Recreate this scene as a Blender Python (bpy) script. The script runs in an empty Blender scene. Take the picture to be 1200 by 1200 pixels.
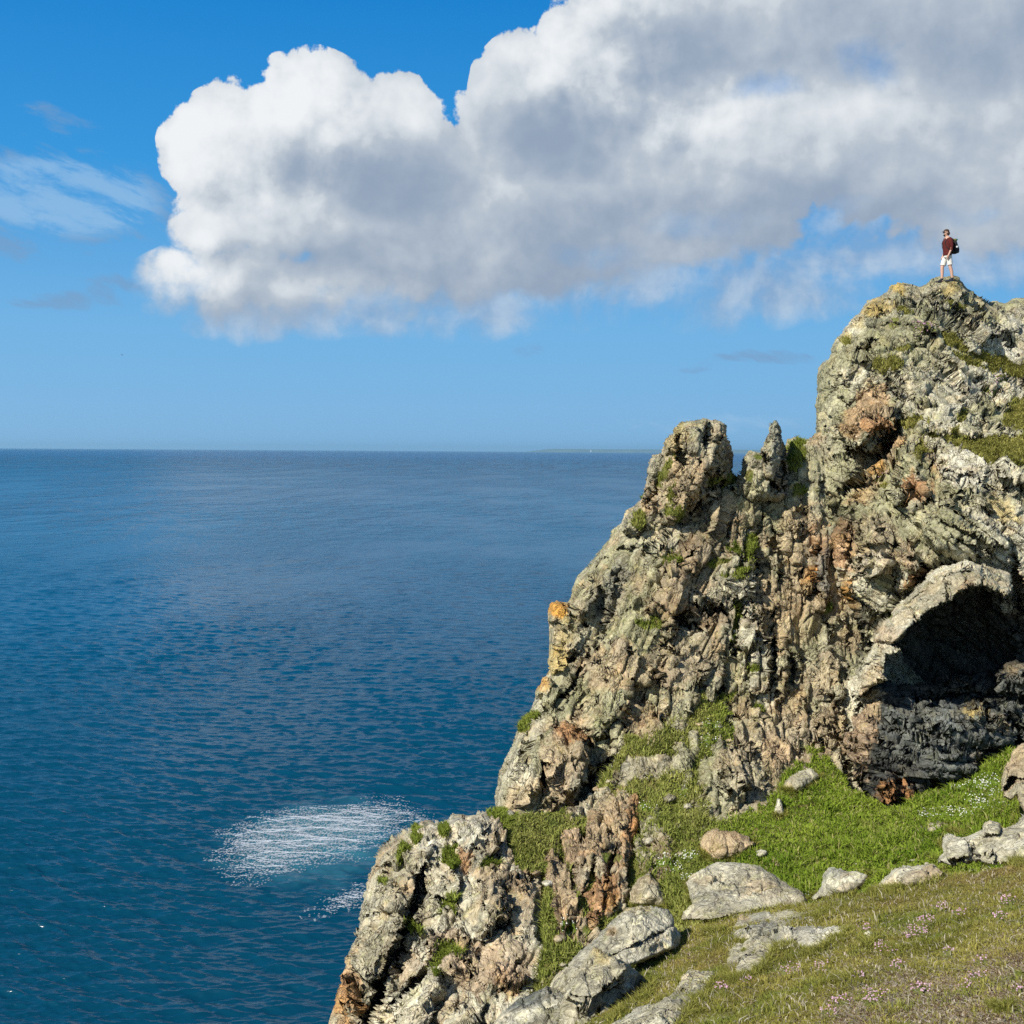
import bpy, math, random
import numpy as np
from mathutils import Vector

scene = bpy.context.scene
C = scene.collection

# ---------------------------------------------------------------- camera
F = 1448.0            # focal length in photograph pixels (1200 wide)
PPX, PPY = 600.0, 529.0
H = 38.0              # eye height above the sea
ROLL = 0.0066
cam_data = bpy.data.cameras.new('camera')
cam = bpy.data.objects.new('camera', cam_data)
C.objects.link(cam)
cam.location = (0, 0, H)
cam.rotation_euler = (math.radians(90), 0, 0)
cam.rotation_euler.rotate_axis('Z', ROLL)
cam_data.sensor_width = 36.0
cam_data.sensor_fit = 'HORIZONTAL'
cam_data.lens = 36.0 * F / 1200.0
cam_data.shift_y = (PPY - 600.0) / 1200.0
cam_data.clip_start = 0.5
cam_data.clip_end = 400000.0
scene.camera = cam

# ---------------------------------------------------------------- sun
SUN_DIR = Vector((-0.64, -0.52, 0.66)).normalized()     # towards the sun
sun_data = bpy.data.lights.new('sun', 'SUN')
sun_data.energy = 5.0
sun_data.angle = math.radians(0.53)
sun_data.color = (1.0, 0.94, 0.84)
sun = bpy.data.objects.new('sun', sun_data)
C.objects.link(sun)
sun.rotation_euler = SUN_DIR.to_track_quat('Z', 'Y').to_euler()
SUN_EL = math.asin(SUN_DIR.z)
SUN_AZ = math.atan2(SUN_DIR.x, SUN_DIR.y)               # from +Y towards +X

# ---------------------------------------------------------------- colour management
vs = scene.view_settings
scene.display_settings.display_device = 'sRGB'
vs.view_transform = 'Standard'
vs.look = 'None'
vs.exposure = 0.4
vs.gamma = 1.0
vs.use_curve_mapping = False
scene.cycles.use_denoising = False
scene.cycles.denoiser = 'OPENIMAGEDENOISE'
scene.cycles.denoising_input_passes = 'RGB_ALBEDO_NORMAL'
scene.cycles.max_bounces = 5
scene.cycles.diffuse_bounces = 2
scene.cycles.glossy_bounces = 2
scene.cycles.transparent_max_bounces = 8
scene.cycles.sample_clamp_indirect = 3.0
scene.cycles.sample_clamp_direct = 3.0
scene.cycles.use_adaptive_sampling = False

# ---------------------------------------------------------------- node helpers
class NT:
    def __init__(s, tree):
        s.t = tree
        tree.nodes.clear()
    def n(s, typ, **kw):
        nd = s.t.nodes.new(typ)
        for k, v in kw.items():
            setattr(nd, k, v)
        return nd
    def put(s, sock, v):
        if v is None:
            return
        if isinstance(v, bpy.types.NodeSocket):
            s.t.links.new(v, sock)
        else:
            sock.default_value = v
    def m(s, op, a, b=None, c=None, clamp=False):
        nd = s.n('ShaderNodeMath', operation=op, use_clamp=clamp)
        s.put(nd.inputs[0], a); s.put(nd.inputs[1], b)
        if c is not None:
            s.put(nd.inputs[2], c)
        return nd.outputs[0]
    def v(s, op, a, b=None, scale=None):
        nd = s.n('ShaderNodeVectorMath', operation=op)
        s.put(nd.inputs[0], a); s.put(nd.inputs[1], b)
        if scale is not None:
            s.put(nd.inputs['Scale'], scale)
        return nd.outputs['Value' if op in ('LENGTH', 'DOT_PRODUCT', 'DISTANCE') else 'Vector']
    def noise(s, vec, scale, detail=4, rough=0.5, lac=2.0, dist=0.0, out='Fac', typ='FBM', dims='3D'):
        nd = s.n('ShaderNodeTexNoise', noise_dimensions=dims, noise_type=typ)
        s.put(nd.inputs['Vector'], vec)
        nd.inputs['Scale'].default_value = scale
        nd.inputs['Detail'].default_value = detail
        nd.inputs['Roughness'].default_value = rough
        nd.inputs['Lacunarity'].default_value = lac
        nd.inputs['Distortion'].default_value = dist
        return nd.outputs[out]
    def voro(s, vec, scale, feature='F1', out='Distance', rand=1.0, dims='3D'):
        nd = s.n('ShaderNodeTexVoronoi', feature=feature, voronoi_dimensions=dims)
        s.put(nd.inputs['Vector'], vec)
        nd.inputs['Scale'].default_value = scale
        nd.inputs['Randomness'].default_value = rand
        return nd.outputs[out]
    def ramp(s, fac, lo, hi, a=0.0, b=1.0, smooth=True):
        nd = s.n('ShaderNodeMapRange', interpolation_type='SMOOTHSTEP' if smooth else 'LINEAR')
        s.put(nd.inputs[0], fac)
        s.put(nd.inputs[1], lo); s.put(nd.inputs[2], hi); s.put(nd.inputs[3], a); s.put(nd.inputs[4], b)
        return nd.outputs[0]
    def mix(s, fac, a, b, blend='MIX'):
        nd = s.n('ShaderNodeMix', data_type='RGBA', blend_type=blend)
        s.put(nd.inputs[0], fac)
        for sock, v in ((nd.inputs[6], a), (nd.inputs[7], b)):
            if isinstance(v, tuple) and len(v) == 3:
                v = v + (1.0,)
            s.put(sock, v)
        return nd.outputs[2]
    def attr(s, name, out='Color'):
        nd = s.n('ShaderNodeAttribute', attribute_name=name)
        return nd.outputs[out]

def material(name):
    mt = bpy.data.materials.new(name)
    mt.use_nodes = True
    g = NT(mt.node_tree)
    out = g.n('ShaderNodeOutputMaterial')
    b = g.n('ShaderNodeBsdfPrincipled')
    g.t.links.new(b.outputs[0], out.inputs[0])
    return mt, g, b, out

def plain(name, col, rough=0.7, spec=0.3, var=0.15, scale=40.0):
    mt, g, b, out = material(name)
    pos = g.n('ShaderNodeNewGeometry').outputs['Position']
    f = g.noise(pos, scale, 3)
    lo = tuple(c * (1 - var) for c in col); hi = tuple(min(1, c * (1 + var)) for c in col)
    g.put(b.inputs['Base Color'], g.mix(f, lo, hi))
    b.inputs['Roughness'].default_value = rough
    b.inputs['Specular IOR Level'].default_value = spec
    return mt
# ---------------------------------------------------------------- sky and clouds (world)
def azel(px, py):
    """direction of a photograph pixel as (azimuth, elevation) in radians"""
    u0, v0 = px - PPX, PPY - py
    u = u0 - ROLL * v0
    v = v0 + ROLL * u0
    x, z = u / F, v / F
    return math.atan2(x, 1.0), math.atan2(z, math.hypot(x, 1.0))

def build_world():
    w = bpy.data.worlds.new('World')
    scene.world = w
    w.use_nodes = True
    g = NT(w.node_tree)
    out = g.n('ShaderNodeOutputWorld')
    bg = g.n('ShaderNodeBackground')
    STR = 0.1
    bg.inputs[1].default_value = STR
    bg2 = g.n('ShaderNodeBackground')
    bg2.inputs[1].default_value = STR
    mixs = g.n('ShaderNodeMixShader')
    w.cycles.sampling_method = 'NONE'
    sky = g.n('ShaderNodeTexSky', sky_type='NISHITA')
    sky.sun_disc = False
    sky.sun_elevation = SUN_EL
    sky.sun_rotation = SUN_AZ
    sky.altitude = 50
    sky.air_density = 1.0
    sky.dust_density = 0.1
    sky.ozone_density = 1.0
    d = g.n('ShaderNodeTexCoord').outputs['Generated']
    sep = g.n('ShaderNodeSeparateXYZ'); g.put(sep.inputs[0], d)
    dx, dy, dz = sep.outputs
    az = g.m('ARCTAN2', dx, dy)
    el = g.m('ARCTAN2', dz, g.m('SQRT', g.m('ADD', g.m('MULTIPLY', dx, dx), g.m('MULTIPLY', dy, dy))))
    cmb = g.n('ShaderNodeCombineXYZ')
    g.put(cmb.inputs[0], az); g.put(cmb.inputs[1], el)
    P = cmb.outputs[0]

    def blob(p, px, py, rx, ry):
        a, e = azel(px, py)
        q = g.v('MULTIPLY', g.v('SUBTRACT', p, (a, e, 0)), (F / rx, F / ry, 0))
        return g.m('MAXIMUM', g.m('SUBTRACT', 1.0, g.v('DOT_PRODUCT', q, q)), 0.0)

    def field(p, blobs):
        acc = None
        for b in blobs:
            f = blob(p, *b[:4])
            k = b[4] if len(b) > 4 else 1.0
            f = g.m('MULTIPLY', f, k)
            acc = f if acc is None else g.m('MAXIMUM', acc, f) if k > 0 else g.m('ADD', acc, f)
        return acc

    # the crisp cumulus, upper edge billowing
    CUM = [(300, 180, 115, 85), (365, 140, 95, 82), (245, 175, 62, 62), (440, 190, 110, 105), (475, 145, 62, 58),
           (400, 255, 210, 85), (560, 215, 150, 115), (620, 120, 70, 100), (700, 90, 105, 120), (745, 30, 120, 110),
           (226, 328, 58, 50), (300, 338, 160, 56), (250, 278, 62, 50), (545, 172, 75, 48), (480, 310, 190, 75), (820, 150, 190, 130), (960, 130, 200, 110),
           (1100, 140, 220, 140), (900, 20, 280, 95), (1150, 30, 260, 90), (680, 215, 170, 105), (1180, 210, 170, 95), (560, 300, 250, 72), (760, 268, 220, 64)]
    warp = g.noise(P, 9.0, 3, 0.5, out='Color', dims='2D')
    Pw = g.v('ADD', P, g.v('SCALE', g.v('SUBTRACT', warp, (0.5, 0.5, 0.5)), scale=0.030))

    def dens(p):
        pw = g.v('ADD', p, g.v('SCALE', g.v('SUBTRACT', g.noise(p, 9.0, 2, 0.5, out='Color', dims='2D'), (0.5, 0.5, 0.5)), scale=0.035))
        pw = g.v('ADD', pw, g.v('SCALE', g.v('SUBTRACT', g.noise(p, 48.0, 3, 0.6, out='Color', dims='2D'), (0.5, 0.5, 0.5)), scale=0.010))
        f = field(pw, CUM)
        bil = g.m('SUBTRACT', 1.0, g.voro(g.v('ADD', pw, (3.1, 1.7, 0.3)), 26.0, 'SMOOTH_F1', dims='2D'))
        bil2 = g.m('SUBTRACT', 1.0, g.voro(pw, 62.0, 'F1', dims='2D'))
        n = g.noise(p, 30.0, 8, 0.62, dims='2D')
        s = g.m('MULTIPLY_ADD', g.m('SUBTRACT', bil, 0.65), 0.55, f)
        s = g.m('MULTIPLY_ADD', g.m('SUBTRACT', bil2, 0.6), 0.22, s)
        s = g.m('MULTIPLY_ADD', g.m('SUBTRACT', n, 0.5), 0.85, s)
        return s
    D0 = dens(P)
    D1 = dens(g.v('ADD', P, (-0.012, 0.016, 0)))
    D2 = dens(g.v('ADD', P, (-0.035, 0.040, 0)))
    # softness of the edge: crisp above, ragged below
    a_, e_ = azel(400, 300)
    soft = g.ramp(el, azel(600, 370)[1], azel(600, 230)[1], 0.80, 0.12)
    D0 = g.m('SUBTRACT', D0, g.ramp(field(Pw, CUM), 0.0, 0.12, 0.5, 0.0))
    alpha = g.m('SMOOTH_MIN', 1.0, g.ramp(D0, 0.10, g.m('ADD', 0.10, soft)), 0.02)
    # thin places where the blue shows through
    HOLES = [(1018, 74, 60, 34), (893, 106, 55, 26), (985, 245, 70, 26), (825, 265, 110, 30), (1140, 255, 60, 20), (700, 300, 90, 26), (560, 372, 140, 26)]
    thin = g.ramp(g.m('MULTIPLY_ADD', g.m('SUBTRACT', g.noise(Pw, 34.0, 6, 0.6, dims='2D'), 0.5), 1.6, g.m('MULTIPLY', field(Pw, HOLES), 1.1)), 0.40, 1.6, 0.0, 0.46)
    alpha = g.m('MULTIPLY', alpha, g.m('SUBTRACT', 1.0, thin))
    # light: where the cloud thins out towards the sun it is bright
    heads = g.m('ADD', 0.35, g.m('MULTIPLY', 0.65, g.m('MINIMUM', 1.0, g.m('MULTIPLY', 1.6, field(Pw, [(300, 150, 170, 110), (700, 60, 110, 120), (230, 320, 60, 50), (800, 130, 120, 50)])))))
    l1 = g.m('MULTIPLY', heads, g.m('SUBTRACT', D0, D1))
    l2 = g.m('SUBTRACT', D0, D2)
    lit = g.m('MULTIPLY_ADD', l1, 0.75, g.m('MULTIPLY_ADD', l2, 0.36, 0.13))
    # large masses of shade in the belly, bright heads
    dark = field(Pw, [(480, 215, 120, 65, 0.85), (350, 185, 45, 60, 0.6), (610, 160, 130, 60, 0.8), (560, 320, 300, 70, 0.8), (900, 50, 260, 70, 0.8),
                      (1090, 240, 240, 120, 0.6), (720, 270, 260, 60, 0.6), (300, 370, 170, 34, 0.7), (1150, 40, 220, 70, 0.75), (1000, 300, 220, 70, 0.6), (420, 305, 200, 22, 0.6), (215, 320, 40, 50, 0.3)])
    bright = field(Pw, [(235, 170, 75, 110, 0.6), (360, 115, 110, 75, 0.65), (310, 255, 120, 55, 0.45), (700, 45, 100, 110, 0.6), (215, 325, 40, 35, 0.45),
                        (820, 140, 180, 60, 0.38), (520, 130, 90, 40, 0.3), (990, 112, 60, 40, 0.5), (880, 170, 180, 70, 0.25), (420, 345, 100, 22, 0.5), (640, 250, 160, 40, 0.2)])
    n2 = g.noise(Pw, 20.0, 8, 0.6, dims='2D')
    lit = g.m('SUBTRACT', g.m('ADD', lit, g.m('MULTIPLY', bright, 0.50)), g.m('MULTIPLY', dark, 0.60))
    lit = g.m('MULTIPLY_ADD', g.m('SUBTRACT', n2, 0.5), 0.50, lit)
    lit = g.m('MULTIPLY_ADD', g.m('SUBTRACT', g.noise(Pw, 6.5, 4, 0.5, dims='2D'), 0.5), 1.1, lit)
    lit = g.ramp(lit, -0.75, 1.20, 0.0, 1.0)
    shade_c = tuple(c / STR for c in (0.225, 0.285, 0.375))
    mid_c = tuple(c / STR for c in (0.405, 0.450, 0.500))
    lit_c = tuple(c / STR for c in (0.67, 0.69, 0.705))
    ccol = g.mix(g.ramp(lit, 0.0, 0.5, smooth=False), shade_c, mid_c)
    ccol = g.mix(g.ramp(lit, 0.45, 1.0, smooth=False), ccol, lit_c)

    # loose scraps below the big cloud and veils left of it
    SCR = [(760, 290, 150, 70), (850, 280, 120, 60), (760, 335, 120, 45), (900, 330, 120, 60), (960, 350, 110, 40), (640, 330, 120, 60), (1140, 300, 160, 60),
           (1060, 260, 170, 60), (560, 362, 150, 46), (430, 372, 150, 36), (300, 384, 110, 22), (860, 350, 150, 50), (960, 310, 140, 60)]
    n3 = g.noise(Pw, 22.0, 7, 0.58, dims='2D')
    s = g.m('MULTIPLY_ADD', g.m('SUBTRACT', n3, 0.5), 2.0, g.m('SUBTRACT', field(Pw, SCR), 0.25))
    a2 = g.m('MULTIPLY', g.ramp(s, -0.10, 0.95, 0.0, 0.70), g.ramp(field(Pw, SCR), 0.0, 0.2))
    l3 = g.m('MULTIPLY_ADD', g.m('SUBTRACT', g.noise(g.v('ADD', Pw, (0.01, -0.012, 0)), 22.0, 5, 0.55, dims='2D'), n3), -2.4, 0.40)
    c2 = g.mix(g.ramp(l3, 0.0, 1.0, smooth=False), tuple(c / STR for c in (0.235, 0.31, 0.43)), tuple(c / STR for c in (0.42, 0.48, 0.555)))
    sheared = g.n('ShaderNodeVectorRotate', rotation_type='Z_AXIS'); g.put(sheared.inputs['Vector'], Pw); sheared.inputs['Angle'].default_value = 0.30
    Ps = g.v('MULTIPLY', sheared.outputs[0], (1.0, 3.4, 1.0))
    n4 = g.noise(Ps, 17.0, 8, 0.64, dims='2D')
    VEIL = [(70, 240, 170, 70, 0.8), (5, 235, 40, 35, 1.0), (5, 280, 50, 20, 0.8), (60, 352, 60, 14, 0.7), (130, 340, 60, 20, 0.6), (890, 422, 80, 10, 0.95),
            (820, 430, 40, 8, 0.6), (780, 495, 140, 14, 0.5), (900, 490, 90, 14, 0.5), (60, 140, 60, 30, 0.4), (640, 412, 50, 12, 0.3)]
    a3 = g.ramp(g.m('MULTIPLY_ADD', g.m('SUBTRACT', n4, 0.5), 2.6, g.m('SUBTRACT', field(Pw, VEIL), 0.22)), 0.0, 0.75, 0.0, 0.62)
    a3 = g.m('MULTIPLY', a3, g.ramp(field(Pw, VEIL), 0.0, 0.25))
    c3 = g.mix(g.ramp(field(P, [(75, 230, 120, 50), (780, 495, 200, 20)]), 0.0, 0.6), tuple(c / STR for c in (0.15, 0.255, 0.41)), tuple(c / STR for c in (0.26, 0.42, 0.60)))

    # clear sky: the Nishita sky pulled towards the deep polarised blue of the photograph
    t = g.ramp(el, 0.0, 1.2, smooth=False)
    rmp = g.n('ShaderNodeValToRGB')
    cr = rmp.color_ramp
    stops = [(0.0, (0.185, 0.372, 0.580)), (0.08, (0.130, 0.345, 0.595)), (0.185, (0.030, 0.235, 0.545)), (0.31, (0.005, 0.158, 0.460)), (0.55, (0.006, 0.080, 0.26)), (1.0, (0.004, 0.050, 0.17))]
    for i, (p_, c_) in enumerate(stops):
        e_ = cr.elements[i] if i < 2 else cr.elements.new(p_)
        e_.position = p_
        e_.color = c_ + (1,)
    g.put(rmp.inputs[0], t)
    grad = g.v('SCALE', rmp.outputs[0], scale=1.0 / STR)
    front = g.ramp(g.m('ABSOLUTE', az), 1.2, 2.4, 1.0, 0.3)
    base = g.mix(front, sky.outputs[0], grad)
    g.put(bg2.inputs[0], base)
    col = g.mix(a3, base, c3)
    col = g.mix(a2, col, c2)
    col = g.mix(alpha, col, ccol)
    g.put(bg.inputs[0], col)
    # the clouds stand in one sector of the sky; elsewhere it is clear
    ins = g.m('MULTIPLY', g.m('MULTIPLY', g.m('GREATER_THAN', az, -0.46), g.m('LESS_THAN', az, 0.62)),
              g.m('MULTIPLY', g.m('GREATER_THAN', el, 0.004), g.m('LESS_THAN', el, 0.50)))
    g.put(mixs.inputs[0], ins)
    g.t.links.new(bg2.outputs[0], mixs.inputs[1])
    g.t.links.new(bg.outputs[0], mixs.inputs[2])
    g.t.links.new(mixs.outputs[0], out.inputs[0])
build_world()
# ---------------------------------------------------------------- geometry helpers
rng = np.random.default_rng(7)

def P3(px, py, d):
    """photograph pixel + depth -> world point (arrays welcome)"""
    px = np.asarray(px, float); py = np.asarray(py, float)
    u0, v0 = px - PPX, PPY - py
    u = u0 - ROLL * v0
    v = v0 + ROLL * u0
    return np.stack([u / F * d, d + 0 * u, H + v / F * d], -1)

_T = rng.random((65536, 4)).astype(np.float32)
def _hash(i, j, k, seed=0):
    h = (i.astype(np.int64) * 73856093) ^ (j.astype(np.int64) * 19349663) ^ (k.astype(np.int64) * 83492791) ^ (seed * 2654435761)
    h ^= h >> 13
    h = h * 1274126177
    h ^= h >> 16
    return h & 65535

def vnoise(p, seed=0):
    """value noise, about -1..1"""
    i = np.floor(p).astype(np.int32)
    f = (p - i).astype(np.float32)
    f = f * f * f * (f * (f * 6 - 15) + 10)
    r = 0
    for dx in (0, 1):
        wx = f[..., 0] if dx else 1 - f[..., 0]
        for dy in (0, 1):
            wy = f[..., 1] if dy else 1 - f[..., 1]
            for dz in (0, 1):
                wz = f[..., 2] if dz else 1 - f[..., 2]
                r = r + wx * wy * wz * _T[_hash(i[..., 0] + dx, i[..., 1] + dy, i[..., 2] + dz, seed), 0]
    return r * 2 - 1

def fbm(p, octs=4, gain=0.5, seed=0, ridged=False):
    a, s, r = 1.0, 0.0, 0
    q = p.copy()
    for o in range(octs):
        n = vnoise(q, seed + o)
        if ridged:
            n = 1 - 2 * np.abs(n)
        r = r + a * n
        s += a
        a *= gain
        q = q * 2.03 + 17.3
    return r / s

def cells(p, seed=0, jit=0.9):
    """Voronoi: F1, F2, cell random (4), offset from the cell centre"""
    i = np.floor(p).astype(np.int32)
    n = p.shape[:-1]
    f1 = np.full(n, 9.0, np.float32); f2 = np.full(n, 9.0, np.float32)
    cid = np.zeros(n, np.int64)
    off = np.zeros(p.shape, np.float32)
    for dx in (-1, 0, 1):
        for dy in (-1, 0, 1):
            for dz in (-1, 0, 1):
                c = np.stack([i[..., 0] + dx, i[..., 1] + dy, i[..., 2] + dz], -1)
                h = _hash(c[..., 0], c[..., 1], c[..., 2], seed)
                ctr = c + 0.5 + jit * (_T[h, :3] - 0.5)
                v = (p - ctr).astype(np.float32)
                d = np.sqrt((v * v).sum(-1))
                near = d < f1
                f2 = np.where(near, f1, np.minimum(f2, d))
                f1 = np.where(near, d, f1)
                cid = np.where(near, h, cid)
                off[near] = v[near]
    return f1, f2, _T[(cid * 7 + 13) & 65535], off

def mesh_from(name, verts, faces, mat=None, cols=None, smooth=True, parent=None, origin=None):
    """faces: (n,3) or (n,4) array, or a list of such arrays"""
    verts = np.asarray(verts, np.float32).reshape(-1, 3)
    if origin is not None:
        verts = verts - np.asarray(origin, np.float32)
    if not isinstance(faces, (list, tuple)):
        faces = [faces]
    faces = [np.asarray(f, np.int32) for f in faces if len(f)]
    me = bpy.data.meshes.new(name)
    nl = sum(f.size for f in faces); nf = sum(len(f) for f in faces)
    me.vertices.add(len(verts)); me.loops.add(nl); me.polygons.add(nf)
    me.vertices.foreach_set('co', verts.ravel())
    me.loops.foreach_set('vertex_index', np.concatenate([f.ravel() for f in faces]))
    tot = np.concatenate([np.full(len(f), f.shape[1], np.int32) for f in faces])
    st = np.concatenate([[0], np.cumsum(tot)[:-1]]).astype(np.int32)
    me.polygons.foreach_set('loop_start', st)
    me.polygons.foreach_set('use_smooth', np.full(nf, smooth))
    me.update(calc_edges=True)
    me.validate()
    if cols is not None:
        for cname, arr in cols.items():
            a = me.color_attributes.new(cname, 'FLOAT_COLOR', 'POINT')
            arr = np.asarray(arr, np.float32)
            if arr.shape[1] == 3:
                arr = np.concatenate([arr, np.ones((len(arr), 1), np.float32)], 1)
            a.data.foreach_set('color', arr.ravel())
    if mat is not None:
        me.materials.append(mat)
    o = bpy.data.objects.new(name, me)
    C.objects.link(o)
    if origin is not None:
        o.location = tuple(float(c) for c in origin)
    if parent is not None:
        o.parent = parent
        if origin is not None:
            o.location = Vector(o.location) - parent.location
    return o

def tag(o, label=None, cat=None, group=None, kind=None):
    if label: o['label'] = label
    if cat: o['category'] = cat
    if group: o['group'] = group
    if kind: o['kind'] = kind
    return o

def sstep(x, a, b):
    t = np.clip((x - a) / (b - a), 0, 1)
    return t * t * (3 - 2 * t)

# ---------------------------------------------------------------- the sea
def sea_waves(x, y, spacing):
    """surface displacement at rest points x, y; waves shorter than the local spacing are left out"""
    r = np.random.default_rng(21)
    z = np.zeros_like(x); gx = np.zeros_like(x); gy = np.zeros_like(x)
    n = 140
    for k in range(n):
        lam = 0.55 * (5.2 / 0.55) ** (r.random() ** 1.2)
        th = math.radians(262) + r.normal() * 0.40           # running towards the camera, slightly left to right
        K = 2 * math.pi / lam
        kx, ky = K * math.cos(th), K * math.sin(th)
        amp = 0.0072 * lam ** 0.66 * (0.6 + 0.8 * r.random())
        ph = kx * x + ky * y + r.random() * 6.283
        fade = sstep(lam / spacing, 1.6, 3.6) * amp
        c, s_ = np.cos(ph), np.sin(ph)
        z += fade * c
        gx -= fade * 0.6 * math.cos(th) * s_
        gy -= fade * 0.6 * math.sin(th) * s_
    patch = 0.75 + 0.45 * fbm(np.stack([x / 60, y / 60, 0 * x], -1), 3, seed=5)
    return x + gx * patch, y + gy * patch, z * patch

def build_sea():
    rows = np.concatenate([np.linspace(705, 7, 1000) ** 1.0, np.geomspace(6.5, 0.18, 46)])  # pixels below the horizon
    rows = np.concatenate([[4000, 2000, 1400, 1050, 860, 760], rows])
    Y = H * F / rows
    fine = np.arange(-640, 262, 1.7)
    cols = np.concatenate([[-9000, -5000, -2600, -1600, -1100, -900, -760, -690], fine, [300, 380, 520, 760, 1200, 2000, 4000, 9000]])
    U, YY = np.meshgrid(cols / F, Y)
    X = U * YY
    sp = np.maximum(np.gradient(YY, axis=0) * 1.0, 0.0)
    sp = np.maximum(np.abs(sp) * 0.62, 1.7 / F * YY)
    sp[:6] = 1e3
    sp[:, :8] = 1e3; sp[:, -8:] = 1e3
    x, y, z = sea_waves(X.astype(np.float64), YY.astype(np.float64), sp)
    ny, nx = X.shape
    idx = np.arange(ny * nx).reshape(ny, nx)
    q = np.stack([idx[:-1, :-1], idx[:-1, 1:], idx[1:, 1:], idx[1:, :-1]], -1).reshape(-1, 4)
    mt, g, b, out = material('sea_water')
    pos = g.n('ShaderNodeNewGeometry').outputs['Position']
    big = g.noise(g.v('MULTIPLY', pos, (0.004, 0.0016, 0)), 1.0, 3, 0.5)
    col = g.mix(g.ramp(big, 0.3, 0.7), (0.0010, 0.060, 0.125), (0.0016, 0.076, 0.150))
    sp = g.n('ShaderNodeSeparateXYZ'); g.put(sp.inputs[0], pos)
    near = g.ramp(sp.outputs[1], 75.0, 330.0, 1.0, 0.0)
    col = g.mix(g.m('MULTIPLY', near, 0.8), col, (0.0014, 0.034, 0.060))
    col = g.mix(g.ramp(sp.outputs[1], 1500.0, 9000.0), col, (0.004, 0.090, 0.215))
    # milky aerated water round the drifting foam
    q_ = g.v('LENGTH', g.v('MULTIPLY', g.v('SUBTRACT', pos, (-18.5, 121.0, 0.0)), (1 / 10.0, 1 / 15.0, 0.0)))
    milk = g.ramp(g.m('ADD', q_, g.m('MULTIPLY', g.m('SUBTRACT', g.noise(pos, 0.25, 4, 0.6), 0.5), 1.2)), 0.3, 1.15, 1.0, 0.0)
    col = g.mix(g.m('MULTIPLY', milk, 0.55), col, (0.045, 0.165, 0.215))
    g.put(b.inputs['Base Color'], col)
    g.put(b.inputs['Roughness'], g.ramp(sp.outputs[1], 150.0, 2500.0, 0.21, 0.28))
    b.inputs['IOR'].default_value = 1.333
    g.put(b.inputs['Specular IOR Level'], g.ramp(sp.outputs[1], 200.0, 6000.0, 0.40, 0.10))
    n1 = g.noise(g.v('MULTIPLY', pos, (0.9, 3.2, 0)), 1.0, 2, 0.6, dist=0.3)
    n2 = g.noise(g.v('MULTIPLY', pos, (0.19, 0.30, 0)), 1.0, 4, 0.6, dist=0.3)
    n3 = g.noise(g.v('MULTIPLY', pos, (0.07, 0.042, 0)), 1.0, 4, 0.62, dist=0.3)
    n4 = g.noise(g.v('MULTIPLY', pos, (0.030, 0.0050, 0)), 1.0, 4, 0.62, dist=0.3)
    f2 = g.m('MULTIPLY', g.ramp(sp.outputs[1], 110.0, 260.0), g.ramp(sp.outputs[1], 600.0, 1300.0, 1.0, 0.3))
    f3 = g.m('MULTIPLY', g.ramp(sp.outputs[1], 350.0, 800.0), g.ramp(sp.outputs[1], 2500.0, 6000.0, 1.0, 0.3))
    f4 = g.ramp(sp.outputs[1], 1500.0, 4000.0)
    h = g.m('ADD', g.m('MULTIPLY', n1, g.ramp(sp.outputs[1], 120.0, 400.0, 0.11, 0.06)), g.m('ADD', g.m('MULTIPLY', g.m('MULTIPLY', n2, f2), 1.3), g.m('ADD', g.m('MULTIPLY', g.m('MULTIPLY', n3, f3), 7.0), g.m('MULTIPLY', g.m('MULTIPLY', n4, f4), 40.0))))
    gust = g.noise(g.v('MULTIPLY', pos, (0.012, 0.0045, 0)), 1.0, 4, 0.55)
    h = g.m('MULTIPLY', h, g.ramp(gust, 0.36, 0.62, 0.45, 1.35))
    bp = g.n('ShaderNodeBump')
    bp.inputs['Strength'].default_value = 1.0
    bp.inputs['Distance'].default_value = 1.0
    g.put(bp.inputs['Height'], h)
    g.put(b.inputs['Normal'], bp.outputs[0])
    o = mesh_from('sea', np.stack([x, y, z], -1), q, mt)
    tag(o, 'deep blue wind rippled sea stretching to the horizon below the cliff', 'sea', kind='structure')
build_sea()
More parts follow.
